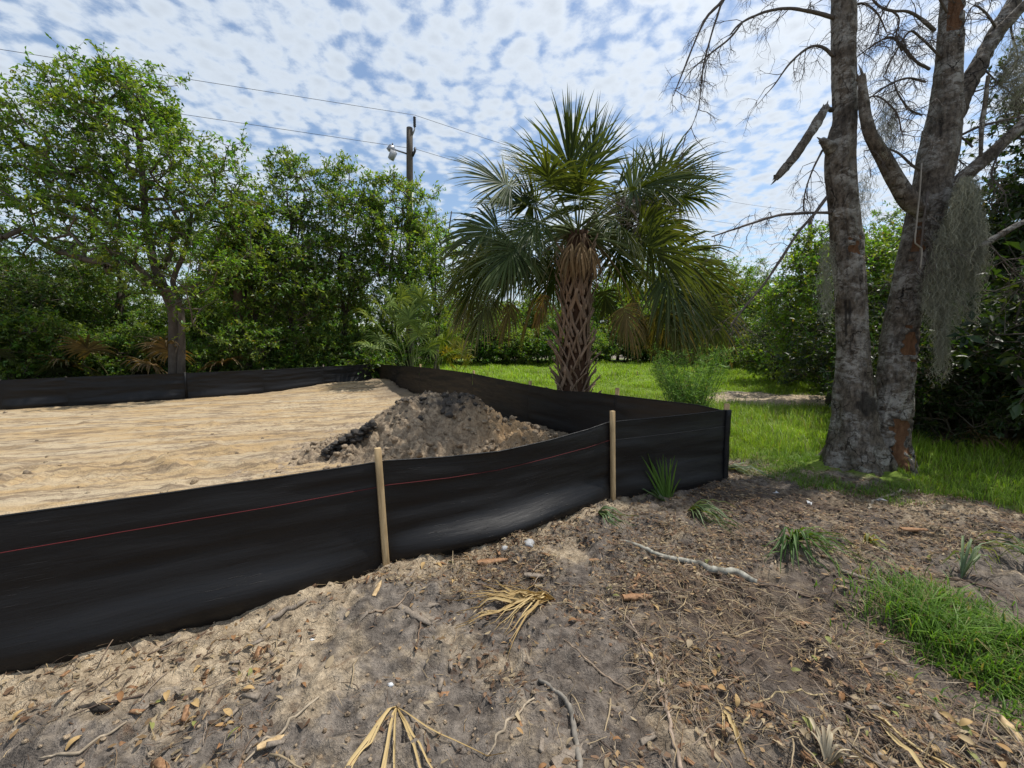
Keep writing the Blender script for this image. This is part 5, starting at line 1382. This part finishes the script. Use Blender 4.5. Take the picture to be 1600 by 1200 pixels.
for (x0, x1, y0, y1, n, h, w) in ((2.0, 7.0, 3.3, 6.0, 26000, .15, .006), (1.0, 10, 5.5, 9.5, 62000, .15, .008), (-4.5, 15, 9, 15, 70000, .16, .013), (-6, 19, 14, 27, 70000, .20, .024)):
    x = rg.uniform(x0, x1, n); y = rg.uniform(y0, y1, n)
    keep = (rg.random(n) < grass_mask(x, y)) & ~in_poly(x, y, LOT) & (vn(x * 3, y * 3, 4) > .12)
    keep &= np.hypot(x - TREE_B[0], y - TREE_B[1]) > 0.55
    x, y = x[keep], y[keep]; n = len(x)
    hh = h * (.25 + 1.3 * vn(x * 1.1, y * 1.1, 6) * rg.uniform(.35, 1.3, n) * (.4 + 1.1 * vn(x * 4.5, y * 4.5, 8)))
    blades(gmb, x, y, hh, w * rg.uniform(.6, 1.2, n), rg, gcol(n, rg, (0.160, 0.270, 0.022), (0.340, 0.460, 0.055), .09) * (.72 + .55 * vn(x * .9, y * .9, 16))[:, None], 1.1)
tag(gmb.build('meadow_grass', M_GRASS), 'bright green meadow grass behind the palm and round the dead tree', 'grass', kind='stuff')
wd = MB(); n = 7000
x = rg.uniform(2.3, 6.0, n); y = rg.uniform(4.5, 9.5, n)
k = ~in_poly(x, y, LOT) & (rg.random(n) < grass_mask(x, y)) & (vn(x * 2.1, y * 2.1, 61) > .46) & (np.hypot(x - TREE_B[0], y - TREE_B[1]) > .6); x, y = x[k], y[k]; n = len(x)
blades(wd, x, y, rg.uniform(.15, .42, n), rg.uniform(.004, .009, n), rg, gcol(n, rg, (0.12, 0.22, 0.028), (0.30, 0.40, 0.07), .15), 1.2)
tag(wd.build('tall_weeds', M_GRASS), 'taller weeds and seeding grass between the fence corner and the dead tree', 'weeds', kind='stuff')
# lush clump at the lower right
cm = MB(); n = 16000
x = rg.uniform(CLUMP[:, 0].min() - .2, CLUMP[:, 0].max(), n); y = rg.uniform(CLUMP[:, 1].min() - .2, CLUMP[:, 1].max() + .2, n)
pin = np.mean([in_poly(x + rg.normal(size=n) * .16, y + rg.normal(size=n) * .16, CLUMP) for _ in range(7)], 0)
k = (rg.random(n) < pin ** 1.4 * sst(.22, .5, vn(x * 5, y * 5, 12) + .25 * rg.random(n) - .06)); x, y, pin = x[k], y[k], pin[k]; n = len(x)
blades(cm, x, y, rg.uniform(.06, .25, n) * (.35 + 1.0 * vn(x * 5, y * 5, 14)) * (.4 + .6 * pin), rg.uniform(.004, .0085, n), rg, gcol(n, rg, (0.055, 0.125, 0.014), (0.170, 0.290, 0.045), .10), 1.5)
tag(cm.build('grass_clump', M_GRASS), 'lush green grass patch on the bare soil at the lower right', 'grass', kind='stuff')
# tufts round the base of the dead tree and thin grass in the litter
tf = MB(); n = 9000
a = rg.uniform(0, 6.283, n); rr_ = rg.uniform(.42, .95, n); x = TREE_B[0] + np.cos(a) * rr_ * 1.15; y = TREE_B[1] - .1 + np.sin(a) * rr_
k = vn(x * 4, y * 4, 19) + .3 * (y > TREE_B[1]) > .42; x, y = x[k], y[k]; n = len(x)
blades(tf, x, y, rg.uniform(.03, .11, n), rg.uniform(.003, .006, n), rg, gcol(n, rg, (0.08, 0.16, 0.018), (0.17, 0.28, 0.04)), 1.3)
tag(tf.build('tree_foot_grass', M_GRASS), 'short grass tufts at the foot of the dead tree', 'grass', kind='stuff')

# feathery weed shrub behind the fence corner
fs = tag(empty('feathery_shrub'), 'feathery light green weed shrub behind the right corner of the fence', 'shrub')
rf = np.random.default_rng(17); b = bxy(1085, 650, 6.3)
stm, lf = MB(), MB()
for k in range(46):
    e = at(1080 + rf.uniform(-62, 58), 545 + rf.random() ** 1.5 * 75, 6.3 + rf.normal() * .35)
    P = resample(np.array([b + np.array([rf.normal() * .12, rf.normal() * .12, 0]), (b + e) / 2 + np.array([rf.normal() * .05, 0, .1]), e]), .08)
    tube(stm, P, np.linspace(.006, .002, len(P)), 4, (0.10, 0.13, 0.05))
    m = 230
    i = rf.integers(len(P) // 4, len(P), m); p = P[i] + rf.normal(size=(m, 3)) * .035
    d = nrm(rdir(rf, m) + np.array([0, 0, .5])); c = gcol(m, rf, (0.045, 0.095, 0.022), (0.125, 0.20, 0.050), .03)
    leaves(lf, p, d, rdir(rf, m), rf.uniform(.05, .11, m), np.full(m, .006), c * 2.0, rf)
stm.build('stems', M_TWIG, fs); lf.build('foliage', M_GRASS, fs)

# young palm sprout in front of the fence
ys = tag(empty('palm_sprout'), 'young palm sprout with upright green blades in front of the near fence', 'palm')
b = on(1037, 778)
for k, (tx, ty, bw) in enumerate(((1008, 735, .02), (1012, 708, .02), (1020, 724, .022), (1036, 710, .022), (1054, 712, .022), (1002, 712, .022), (1016, 718, .024), (1024, 714, .024), (1030, 716, .022), (1040, 714, .022), (1048, 716, .026), (1058, 720, .018), (1063, 748, .014))):
    mb = MB(); e = at(tx, ty, b[1] - 0.03 + .05 * math.sin(k))
    t = np.linspace(0, 1, 8)[:, None]
    P = (b + np.array([(k - 3.5) * .008, 0, -.02])) * (1 - t) + e * t + np.array([0, 0, 0.02]) * np.sin(t * 3.14)
    wd = (bw * .5 * np.array([.5, .8, 1, 1, .9, .7, .4, .05]))[:, None]
    s = np.array([1.0, .25 * math.sin(k * 2), 0])
    V = np.stack([P - s * wd, P + np.array([0, -.010, 0]), P + s * wd], 1).reshape(-1, 3)
    i = np.arange(7) * 3
    mb.add(V, np.concatenate([np.stack([i, i + 1, i + 4, i + 3], 1), np.stack([i + 1, i + 2, i + 5, i + 4], 1)]), None, np.array([0.085, 0.16, 0.03]) * rf.uniform(.8, 1.4))
    mb.build('blade', M_PALM, ys)

# ------------------------------------------------------------------ cut and fallen fronds, sticks and litter
def ground_fan(name, label, hub, tip_dir, R, rng, col, dead, mat, nseg=18, spread=.5, rise=.05, cat='palm frond', petiole=None, width=1.0):
    root = empty(name); tag(root, label, cat)
    h = on(*hub); e = on(*tip_dir); d = nrm(np.array([e[0] - h[0], e[1] - h[1], 0])); s = np.array([-d[1], d[0], 0])
    mb = MB()
    for a in np.linspace(-1, 1, nseg):
        ph = a * spread + rng.normal() * .11; dd = d * math.cos(ph) + s * math.sin(ph)
        L = R * rng.uniform(.45, 1.08) * (1 - .2 * a * a); m = 9
        t = np.linspace(0, 1, m)
        bend = rng.normal() * .17
        p = h + dd * (L * t)[:, None] + np.cross(dd, [0, 0, 1])[None] * (bend * L * t ** 2)[:, None]
        z = ground_z(p[:, 0], p[:, 1]) + .006 + rise * np.sin(np.pi * np.minimum(1, t * rng.uniform(.8, 1.1))) * rng.uniform(.4, 1.3)
        p[:, 2] = z
        w = .011 * width * np.interp(t, [0, .3, .7, 1], [.5, 1, .7, .05]) * rng.uniform(.7, 1.2)
        b_ = np.cross(dd, [0, 0, 1.0]); b_ = b_ / np.linalg.norm(b_)
        tilt = np.array([0, 0, 1.0]) * rng.normal() * .5
        V = np.stack([p - (b_ + tilt) * w[:, None], p + np.array([0, 0, -.004]), p + (b_ + tilt) * w[:, None]], 1).reshape(-1, 3)
        i = np.arange(m - 1) * 3
        f = rng.random(); c = np.array(col[0]) * (1 - f) + np.array(col[1]) * f
        mb.add(V, np.concatenate([np.stack([i, i + 1, i + 4, i + 3], 1), np.stack([i + 1, i + 2, i + 5, i + 4], 1)]), None, c)
    mb.build('leaflets', mat, root)
    if petiole:
        e = on(*petiole); t = np.linspace(0, 1, 7)[:, None]; P = h * (1 - t) + e * t; P[:, 2] = ground_z(P[:, 0], P[:, 1]) + .012
        pb = MB(); tube(pb, P, np.linspace(.008, .012, 7), 5, np.array(col[1]) * .8); pb.build('petiole', M_STRAW, root, True)
    return root
TAN = ((0.30, 0.205, 0.085), (0.52, 0.40, 0.20)); GRN = ((0.05, 0.085, 0.03), (0.12, 0.17, 0.07)); DRY = ((0.26, 0.21, 0.14), (0.46, 0.39, 0.27))
rl = np.random.default_rng(23)
ground_fan('dry_palm_frond', 'straw yellow dry palm frond lying fanned out in the middle foreground', (866, 934), (720, 985), .62, rl, TAN, 1, M_STRAW, 28, .42, .03, width=.6)
ground_fan('dry_palm_frond', 'thin dark edged dry palm frond just behind the straw yellow one', (836, 942), (735, 925), .45, rl, TAN, 1, M_STRAW, 10, .22, .03, width=.7)
ground_fan('dry_palm_frond', 'dry palm leaf strips splaying toward the camera at the bottom edge left of centre', (620, 1106), (605, 1250), .62, rl, TAN, 1, M_STRAW, 9, .62, .012, width=.5)
ground_fan('dry_palm_frond', 'pale dry fan leaf standing up at the bottom edge right of centre', (1290, 1195), (1292, 1130), .20, rl, DRY, 1, M_STRAW, 14, .9, .06, width=.55)
ground_fan('dry_palm_frond', 'single long dry leaf blades at the bottom right', (1362, 1122), (1470, 1215), .40, rl, TAN, 1, M_STRAW, 3, .25, .02, width=.8)
ground_fan('dry_palm_frond', 'dry leaf blades at the bottom centre right', (1128, 1108), (1185, 1200), .30, rl, TAN, 1, M_STRAW, 4, .25, .02, width=.7)
ground_fan('green_palm_frond', 'cut green palm frond lying right of the fence corner', (1132, 735), (1190, 745), .55, rl, ((0.09, 0.13, 0.07), (0.19, 0.24, 0.14)), 0, M_PALM, 24, .45, .06, width=.7)
ground_fan('green_palm_frond', 'cut green palm frond lying in front of the palm sprout', (1075, 795), (1160, 835), .50, rl, GRN, 0, M_PALM, 30, .6, .10, width=.7)
ground_fan('green_palm_frond', 'cut green palm frond lying left of the sprout along the fence foot', (1040, 780), (965, 778), .52, rl, GRN, 0, M_PALM, 9, .16, .08)
ground_fan('green_palm_frond', 'limp green palm frond below the second stake', (935, 800), (985, 826), .34, rl, GRN, 0, M_PALM, 12, .7, .06)
ground_fan('green_palm_frond', 'dense green palm frond heaped on the soil in front of the dead tree', (1238, 850), (1312, 905), .46, rl, ((0.04, 0.09, 0.02), (0.10, 0.18, 0.04)), 0, M_PALM, 46, 1.15, .13, width=.65)
ground_fan('green_palm_frond', 'small green and tan palm frond right of the dense green one', (1352, 845), (1395, 880), .26, rl, ((0.10, 0.16, 0.05), (0.30, 0.26, 0.12)), 0, M_PALM, 12, .5, .08)
ground_fan('green_palm_frond', 'grey green palm seedling at the right edge above the grass patch', (1502, 905), (1590, 850), .48, rl, ((0.10, 0.15, 0.08), (0.18, 0.24, 0.12)), 0, M_PALM, 16, .35, .20, width=.5)
ground_fan('green_palm_frond', 'dark green palm leaves cut by the right edge above the grass patch', (1640, 900), (1560, 862), .40, rl, GRN, 0, M_PALM, 18, .5, .16, width=.55)

bp_ = tag(empty('brush_pile'), 'heap of brown dead palm fronds in shade right of the dead tree', 'brush pile')
for k in range(16):
    c0 = bxy(1480 + 11 * k, 690, 6.0 + .4 * math.sin(k * 2.1)); c0[2] += .15 + .25 * rl.random()
    a_ = rl.uniform(-.6, .6) + (math.pi if k % 2 else 0)
    mb, p2_ = MB(), MB()
    fan(mb, p2_, c0 - np.array([math.cos(a_) * .5, math.sin(a_) * .4, .1]), c0, .55, rl, nseg=20, spread=1.3, droop=1.0, tip=.9, dead=.7, lift=.1, ragged=.15)
    o = mb.build('dead_frond', M_STRAW, bp_); p2_.build('petiole', M_BOOT, o, True)
def stick(name, label, pts, rad, col, rng, mat=M_TWIG, cat='stick', sides=8, knots=.12, lift=.6, group=None):
    P = np.array([on(a, b) for a, b in pts]); r = np.asarray(rad, float)
    Q = resample(np.hstack([P, np.interp(np.linspace(0, 1, len(P)), np.linspace(0, 1, len(r)), r)[:, None]]), .012)
    p = Q[:, :3].copy(); p[:, :2] += (np.stack([vn(np.arange(len(p)) * .3, 0 * p[:, 0], 3), vn(np.arange(len(p)) * .3, 0 * p[:, 0], 4)], 1) - .5) * .022
    zz = ground_z(p[:, 0], p[:, 1]); k_ = np.ones(15) / 15
    zs = np.convolve(np.pad(zz, 7, mode='edge'), k_, 'valid')
    p[:, 2] = np.maximum(zs, zz - Q[:, 3] * .5) + Q[:, 3] * lift
    mb = MB(); s0 = pts[0][0]
    nv_ = len(p) * sides + 2; ii = np.arange(nv_)
    fc = (vn(ii * .11 + s0, ii * 0.0, 5) * .6 + vn(ii * .7 + s0, ii * 0.0, 6) * .4)[:, None]
    col = np.array(col) * (.35 + 1.25 * fc) * np.array([1.03, 1.0, .94])
    tube(mb, p, np.maximum(Q[:, 3], .001), sides, col, disp=lambda q_, a: 1 + knots * 2 * (vn3(np.cos(a)[None] * 2 + s0, np.sin(a)[None] * 2, q_[:, 0:1] * 45 + q_[:, 1:2] * 45, 2) - .5))
    return tag(mb.build(name, mat, None, True), label, cat, group)
GB_ = (0.20, 0.185, 0.165); BRN = (0.15, 0.105, 0.075); LIC = (0.27, 0.265, 0.235)
stick('lichen_branch', 'grey lichen covered branch lying right of the second stake', [(970, 849), (1020, 862), (1070, 876), (1120, 890), (1155, 902), (1183, 912)], [.014, .017, .022, .020], LIC, rl, cat='branch', knots=.25)
stick('long_stick', 'long thin bent stem running down to the bottom edge right of centre', [(925, 935), (960, 955), (990, 985), (1015, 1030), (1035, 1080), (1048, 1130), (1058, 1190), (1062, 1215)], [.004, .006, .008, .007, .010], (0.26, 0.205, 0.165), rl)
stick('forked_stick', 'forked thin stem beside the long bent stem', [(1052, 1030), (1040, 1050), (1036, 1085), (1040, 1120)], [.002, .004, .005], (0.26, 0.205, 0.165), rl)
stick('mottled_branch', 'mottled grey branch piece at the bottom centre', [(842, 1064), (868, 1082), (886, 1104), (896, 1140), (905, 1180), (912, 1212)], [.009, .012, .011], GB_, rl, cat='branch', knots=.3)
stick('brown_twig', 'dark twig standing near the first stake foot', [(650, 1010), (655, 985), (658, 960)], [.004, .005], BRN, rl)
stick('curved_twig', 'curled pale twig left of the lichen branch end', [(1068, 905), (1066, 890), (1078, 885), (1100, 900), (1155, 908)], [.005, .006, .004], (0.28, 0.22, 0.17), rl)
stick('thin_twig', 'thin upright twig above the lichen branch', [(1100, 842), (1110, 862), (1116, 882)], [.003, .004], (0.30, 0.26, 0.22), rl)
stick('arched_root', 'arched pale root lying in front of the dead tree', [(1358, 800), (1362, 785), (1385, 775), (1425, 770), (1440, 768)], [.008, .012, .009], (0.30, 0.26, 0.21), rl)
stick('root_piece', 'buried root running along the fence foot at left', [(405, 988), (430, 968), (455, 950), (480, 935)], [.010, .016, .008], BRN, rl, mat=M_GREYWOOD)
stick('long_straw', 'long straw stalk crossing the soil at lower right', [(1310, 1085), (1250, 1080), (1190, 1100), (1160, 1145)], [.003, .004], (0.36, 0.29, 0.17), rl)
stick('dark_stick', 'short charred stick on the sandy soil at lower left', [(118, 1112), (150, 1106), (182, 1104)], [.008, .013, .009], (0.04, 0.034, 0.03), rl)
stick('log_end', 'brown log piece lying in shade behind the dead tree', [(1460, 690), (1520, 696), (1590, 700)], [.03, .04, .035], (0.14, 0.11, 0.09), rl, cat='log', mat=M_GREYWOOD)

LONG = (('upper left of the dry frond', 560, 965, 640, 925), ('below the torn bark chunk', 700, 905, 800, 930), ('left of the mottled branch', 760, 1190, 835, 1090), ('crossing the soil below the lichen branch', 1000, 905, 1130, 985),
        ('running toward the grass patch', 1180, 960, 1330, 1010), ('left of the bottom dry strips', 380, 1195, 500, 1090), ('beside the long bent stick', 1075, 1060, 1120, 1190), ('in front of the dense green frond', 1150, 905, 1290, 940), ('at the lower left corner', 60, 1190, 200, 1140), ('between dry frond and long stick', 880, 1000, 990, 1075), ('near the right edge below the seedling', 1420, 900, 1560, 925))
for k_l, (wh, xa, ya, xb, yb) in enumerate(LONG):
    mx_, my_ = (xa + xb) / 2 + rl.normal() * 9, (ya + yb) / 2 + rl.normal() * 7
    stick('thin_stick', 'thin dead stick lying ' + wh, [(xa, ya), ((xa + mx_) / 2 + rl.normal() * 4, (ya + my_) / 2), (mx_, my_), ((xb + mx_) / 2 + rl.normal() * 5, (yb + my_) / 2), (xb, yb)], [.003, .0055, .004], [(0.24, 0.185, 0.14), (0.14, 0.10, 0.075), (0.31, 0.26, 0.20)][k_l % 3], rl)
def chip(label, px, py, L, w, h, ang, mat, rng, pitch=.08, group=None, name='wood_chip'):
    p = on(px, py); mb = MB(); n = 9; h = h * .55; L = L * 1.1
    t = np.linspace(-.5, .5, n)
    prof = np.interp(t, [-.5, -.42, -.1, .3, .5], [rng.uniform(.5, 1), .9, 1.0, .75, rng.uniform(.08, .5)]) * rng.uniform(.75, 1.2, n)
    V = []
    for i in range(n):
        a = w * prof[i] * rng.uniform(.8, 1.15) / 2; b = h * (.6 + .4 * prof[i]) / 2
        for (sx, sz) in ((-1, -1), (1, -1), (.75, 1), (-.75, 1)):
            V.append((t[i] * L, sx * a + rng.normal() * w * .05, sz * b * rng.uniform(.8, 1.2)))
    V = np.array(V); q = [[i * 4 + j, i * 4 + (j + 1) % 4, i * 4 + 4 + (j + 1) % 4, i * 4 + 4 + j] for i in range(n - 1) for j in range(4)] + [[0, 1, 2, 3], [n * 4 - 1, n * 4 - 2, n * 4 - 3, n * 4 - 4]]
    mb.add(V, q)
    o = mb.build(name, mat)
    o.location = (p[0], p[1], p[2] + h * .35); o.rotation_euler = (rng.normal() * .15, pitch, ang)
    return tag(o, label, 'wood piece', group)
chip('orange brown split wood chunk lying in the middle foreground right of the dry frond', 996, 934, .17, .045, .035, .15, M_CHIP, rl)
chip('torn orange bark chunk near the foot of the first stake', 770, 878, .20, .06, .035, .35, M_CHIP, rl)
chip('long grey wood sliver pointing right, left of the dry frond', 648, 962, .22, .045, .022, -.55, M_GREYWOOD, rl)
chip('short pale wood piece above the grey sliver', 672, 946, .13, .04, .025, .35, M_GREYWOOD, rl)
chip('small pale wood splinter standing below the first stake', 590, 920, .10, .035, .02, 1.45, M_STAKE, rl, -.3)
chip('upright brown splinter right of the first stake', 721, 918, .12, .04, .022, 1.6, M_GREYWOOD, rl, -.2)
chip('flat grey wood slab at the bottom edge', 895, 1180, .16, .06, .02, .55, M_GREYWOOD, rl)
chip('flat wood offcut at the bottom edge right of the mottled branch', 880, 1192, .14, .05, .018, .8, M_CHIP, rl)
chip('short wooden stake offcut standing at the lower right edge', 1584, 1152, .11, .045, .04, 1.45, M_STAKE, rl, -.5)
chip('splintered orange wood near the dead tree litter', 1428, 828, .22, .05, .03, .1, M_CHIP, rl)
chip('brown wood slab lying right of the dense green frond', 1352, 905, .25, .07, .03, -.7, M_GREYWOOD, rl)
chip('orange wood fragment lying above the soil hollow', 1255, 975, .09, .03, .02, .1, M_CHIP, rl)
chip('dark bark piece near the hollow right of the torn bark chunk', 835, 900, .12, .06, .03, .0, M_GREYWOOD, rl)
chip('brown bark flake left of the lichen branch', 930, 876, .09, .05, .03, .3, M_CHIP, rl)
chip('buff splinter at the bottom left of the frond strips', 428, 1158, .10, .03, .015, .6, M_STAKE, rl)
def scrap(label, px, py, s, mat, rng, flat=.15, cat='scrap', name='white_scrap'):
    p = on(px, py); mb = MB()
    if flat < .5:
        k = 7; a_ = np.sort(rng.uniform(0, 6.28, k)); rr_ = s * rng.uniform(.45, 1.15, k)
        top = np.stack([np.cos(a_) * rr_, np.sin(a_) * rr_ * .7, rng.normal(size=k) * s * .16], 1)
        V = np.vstack([top, top - [0, 0, .003], [[0, 0, s * .12]], [[0, 0, s * .12 - .003]]]); j = np.arange(k); j2 = (j + 1) % k
        mb.add(V, np.stack([j, j2, j2 + k, j + k], 1)[:, ::-1], np.vstack([np.stack([j, j2, np.full(k, 2 * k)], 1), np.stack([j2 + k, j + k, np.full(k, 2 * k + 1)], 1)]))
    else: lump(mb, (0, 0, 0), s, rng, (1, 1, 1), .5, flat)
    o = mb.build(name, mat); o.location = (p[0], p[1], p[2] + s * flat * .5); return tag(o, label, cat)
scrap('white paper scrap lying on the litter in front of the dead tree', 1269, 787, .07, M_PAPER, rl)
scrap('white scrap by the left root of the dead tree', 1252, 752, .06, M_PAPER, rl)
scrap('small pale scrap between the dead tree and the fence corner', 1212, 770, .035, M_PAPER, rl)
scrap('grey limestone lump at the fence foot right of the first stake', 826, 852, .045, M_STONE, rl, .8, 'stone', 'stone')
scrap('pale stone at the fence foot beside the limestone lump', 788, 858, .025, M_STONE, rl, .7, 'stone', 'stone')
scrap('small white stone lying in the middle foreground left of the dry frond', 610, 1072, .014, M_PAPER, rl, .7, 'stone', 'stone')
scrap('white litter scrap on the soil left of the first stake', 486, 1000, .022, M_PAPER, rl, .4)
scrap('flat grey slab of limestone right of the dead tree foot', 1380, 782, .07, M_STONE, rl, .25, 'stone', 'stone')

# single leaves, chips and twigs that can be picked out, then the finer litter
def leaf_mesh(seed):
    rg_ = np.random.default_rng(seed); mb = MB()
    L = .05; t = np.linspace(0, 1, 7); w = .011 * np.sin(np.pi * np.clip(t * .95 + .03, 0, 1)) ** .7 * rg_.uniform(.8, 1.2)
    cz = .010 * np.sin(np.pi * t) * rg_.uniform(.2, 1.4)
    V = np.stack([np.stack([t * L, -w, cz + .005 * rg_.uniform(.3, 1.5)], 1), np.stack([t * L, 0 * w, cz], 1), np.stack([t * L, w, cz + .005 * rg_.uniform(.3, 1.5)], 1)], 1).reshape(-1, 3)
    i = np.arange(6) * 3
    col = np.array([[0.33, 0.20, 0.085], [0.40, 0.27, 0.12], [0.24, 0.125, 0.055], [0.36, 0.27, 0.15], [0.30, 0.235, 0.15], [0.21, 0.22, 0.07]][seed % 6])
    mb.add(V, np.concatenate([np.stack([i, i + 1, i + 4, i + 3], 1), np.stack([i + 1, i + 2, i + 5, i + 4], 1)]), None, col)
    return mb.mesh('fallen_leaf', M_STRAW)
LM = [leaf_mesh(k) for k in range(12)]
def near_pick(rng, n, ymin=1.25, ymax=3.3):
    out = []
    while len(out) < n:
        px = rng.uniform(0, 1600); py = rng.uniform(860, 1205)
        p = gp(px, py)
        if in_poly(np.array([p[0]]), np.array([p[1]]), LOT)[0]: continue
        if seg_d(np.array([p[0]]), np.array([p[1]]), P1, P3)[0] < .1: continue
        k = .07 + .93 * sst(.48, .66, vn(np.array([p[0] * 2.4]), np.array([p[1] * 2.4]), 88)[0]) * (1.0 if px > 350 else .35)
        if rng.random() > k: continue
        out.append(p)
    return np.array(out)
for i, p in enumerate(near_pick(rl, 290)):
    o = bpy.data.objects.new('fallen_leaf', LM[i % 12]); COL.objects.link(o)
    o.location = (p[0], p[1], gz(p[0], p[1]) + .003); o.rotation_euler = (rl.normal() * .35, rl.normal() * .35, rl.uniform(0, 6.28)); s = rl.uniform(.6, 1.15); o.scale = (s, s, s)
    tag(o, 'dry fallen oak leaf lying on the bare soil in the foreground', 'leaf', 'fallen leaves on the foreground soil')
def twig_mesh(seed):
    rg_ = np.random.default_rng(seed); mb = MB(); L = .16
    P = np.stack([np.linspace(0, L, 6), np.cumsum(rg_.normal(size=6) * .006), .004 + np.abs(np.cumsum(rg_.normal(size=6) * .003))], 1)
    tube(mb, P, np.linspace(.0036, .0015, 6), 5, np.array([[0.17, 0.12, 0.085], [0.26, 0.205, 0.155], [0.09, 0.065, 0.05], [0.31, 0.24, 0.15]][seed % 4]))
    return mb.mesh('fallen_twig', M_TWIG)
TM = [twig_mesh(k) for k in range(8)]
for i, p in enumerate(near_pick(rl, 150)):
    o = bpy.data.objects.new('fallen_twig', TM[i % 8]); COL.objects.link(o)
    o.location = (p[0], p[1], gz(p[0], p[1]) + .002); o.rotation_euler = (rl.normal() * .05, rl.normal() * .10 - .05, rl.uniform(0, 6.28)); s = rl.uniform(.5, 1.4); o.scale = (s, s, s)
    tag(o, 'thin dead twig lying loose on the bare soil in the foreground', 'twig', 'loose twigs on the foreground soil')
def chip_mesh(seed):
    rg_ = np.random.default_rng(seed); mb = MB()
    box(mb, (0, 0, 0), .07, .018, .007, None, (1, 1, 1), .8)
    v = mb.v[0]; v += rg_.normal(size=v.shape) * np.array([.006, .003, .0012])
    return mb.mesh('wood_chip', M_CHIP if seed % 2 else M_GREYWOOD)
CM = [chip_mesh(k) for k in range(6)]
for i, p in enumerate(near_pick(rl, 150)):
    o = bpy.data.objects.new('wood_chip', CM[i % 6]); COL.objects.link(o)
    o.location = (p[0], p[1], gz(p[0], p[1]) + .004); o.rotation_euler = (rl.normal() * .2, rl.normal() * .2, rl.uniform(0, 6.28)); s = rl.uniform(.5, 1.3); o.scale = (s, s, s)
    tag(o, 'small loose chip of bark or wood on the bare soil in the foreground', 'wood chip', 'small wood chips on the foreground soil')

# fine litter: straw, leaf crumbs, rootlets
fl = MB()
def litter(n, x0, x1, y0, y1, Lr, wr, cols, rng, dens_seed, floor=.25):
    x = rng.uniform(x0, x1, n); y = rng.uniform(y0, y1, n)
    k = ~in_poly(x, y, LOT) & (rng.random(n) < floor + (1 - floor) * sst(.42, .62, vn(x * 2.4, y * 2.4, dens_seed))) & (rng.random(n) > grass_mask(x, y) * .9) & ((x > -.5 + .4 * (vn(x * 3, y * 3, 55) - .5)) | (rng.random(n) < .35))
    x, y = x[k], y[k]; n = len(x)
    z = ground_z(x, y) + rng.uniform(.001, .012, n)
    a = rng.uniform(0, 6.283, n); L = rng.uniform(*Lr, n); w = rng.uniform(*wr, n)
    d = np.stack([np.cos(a), np.sin(a), rng.normal(size=n) * .14], 1); s = np.stack([-np.sin(a), np.cos(a), rng.normal(size=n) * .3], 1)
    b = np.stack([x, y, z], 1)
    m = b + d * (L * .5)[:, None] + s * (L * rng.normal(size=n) * .10)[:, None] + np.array([0, 0, 1.0]) * (L * rng.uniform(0, .12, n))[:, None]
    e = b + d * L[:, None]; e[:, 2] = np.maximum(e[:, 2], z + .001)
    V = np.stack([b - s * w[:, None] * .5, b + s * w[:, None] * .5, m + s * w[:, None], m - s * w[:, None], e], 1).reshape(-1, 3)
    i = np.arange(n) * 5
    c = np.array(cols)[rng.integers(0, len(cols), n)] * rng.uniform(.4, 1.05, (n, 1))
    fl.add(V, np.stack([i, i + 1, i + 2, i + 3], 1), np.stack([i + 3, i + 2, i + 4], 1), np.repeat(c, 5, 0))
STR = [(0.36, 0.27, 0.15), (0.24, 0.165, 0.10), (0.15, 0.10, 0.068), (0.29, 0.235, 0.17), (0.10, 0.07, 0.05)]
LFC = [(0.31, 0.20, 0.10), (0.20, 0.12, 0.07), (0.15, 0.085, 0.05), (0.36, 0.28, 0.17), (0.11, 0.075, 0.05)]
litter(42000, -3, 4.2, 1.1, 3.2, (.03, .12), (.0007, .0016), STR, rl, 88, .10)
litter(26000, -3, 4.2, 1.1, 3.2, (.012, .04), (.0012, .0045), LFC, rl, 88, .06)
litter(26000, -1, 7, 2.8, 5.4, (.03, .14), (.001, .0025), STR, rl, 90, .4)
litter(26000, -1, 7, 2.8, 5.4, (.015, .05), (.004, .010), LFC, rl, 90, .4)
litter(4200, .6, 3.2, 1.2, 2.3, (.05, .20), (.0010, .0024), STR[:2] + STR[3:4], rl, 93, .12)
litter(9000, -3, 4.2, 1.1, 3.2, (.022, .05), (.005, .010), LFC, rl, 88, .03)
litter(5000, -3, 4.2, 1.1, 3.4, (.02, .045), (.004, .009), LFC, rl, 97, .05)
tag(fl.build('ground_litter', M_STRAW), 'fine straw, leaf crumbs and rootlets scattered over the bare soil', 'litter', kind='stuff')
# pebbles and crumbs of soil
cr_ = MB()
for i in range(900):
    px = rl.uniform(0, 1600); py = rl.uniform(800, 1200) if rl.random() < .7 else rl.uniform(760, 900); p = gp(px, py)
    if in_poly(np.array([p[0]]), np.array([p[1]]), LOT)[0]: continue
    s = rl.uniform(.003, .011); lump(cr_, (p[0], p[1], gz(p[0], p[1]) + s * .3), s, rl, (.2 * rl.random(), .25 * rl.random(), 0), .4)
tag(cr_.build('soil_crumbs', M_PILE), 'small crumbs of soil and grit on the foreground ground', 'soil', kind='stuff')
# dry sticks lying on the sand by the far fence and clods in the tracks
sc_ = MB()
for i in range(110):
    px = rl.uniform(0, 620); py = rl.uniform(600, 790); p = gp(px, py)
    if not in_poly(np.array([p[0]]), np.array([p[1]]), LOT)[0]: continue
    s = .006 + .035 * rl.random() ** 3; lump(sc_, (p[0], p[1], gz(p[0], p[1]) + s * .1), s, rl, (0, 0, .8 * rl.random()), .5)
tag(sc_.build('sand_clods', M_SAND), 'small clods scattered over the graded sand', 'soil', kind='stuff')
print('tris', sum(len(m.polygons) for m in bpy.data.meshes), 'objs', len(bpy.data.objects))
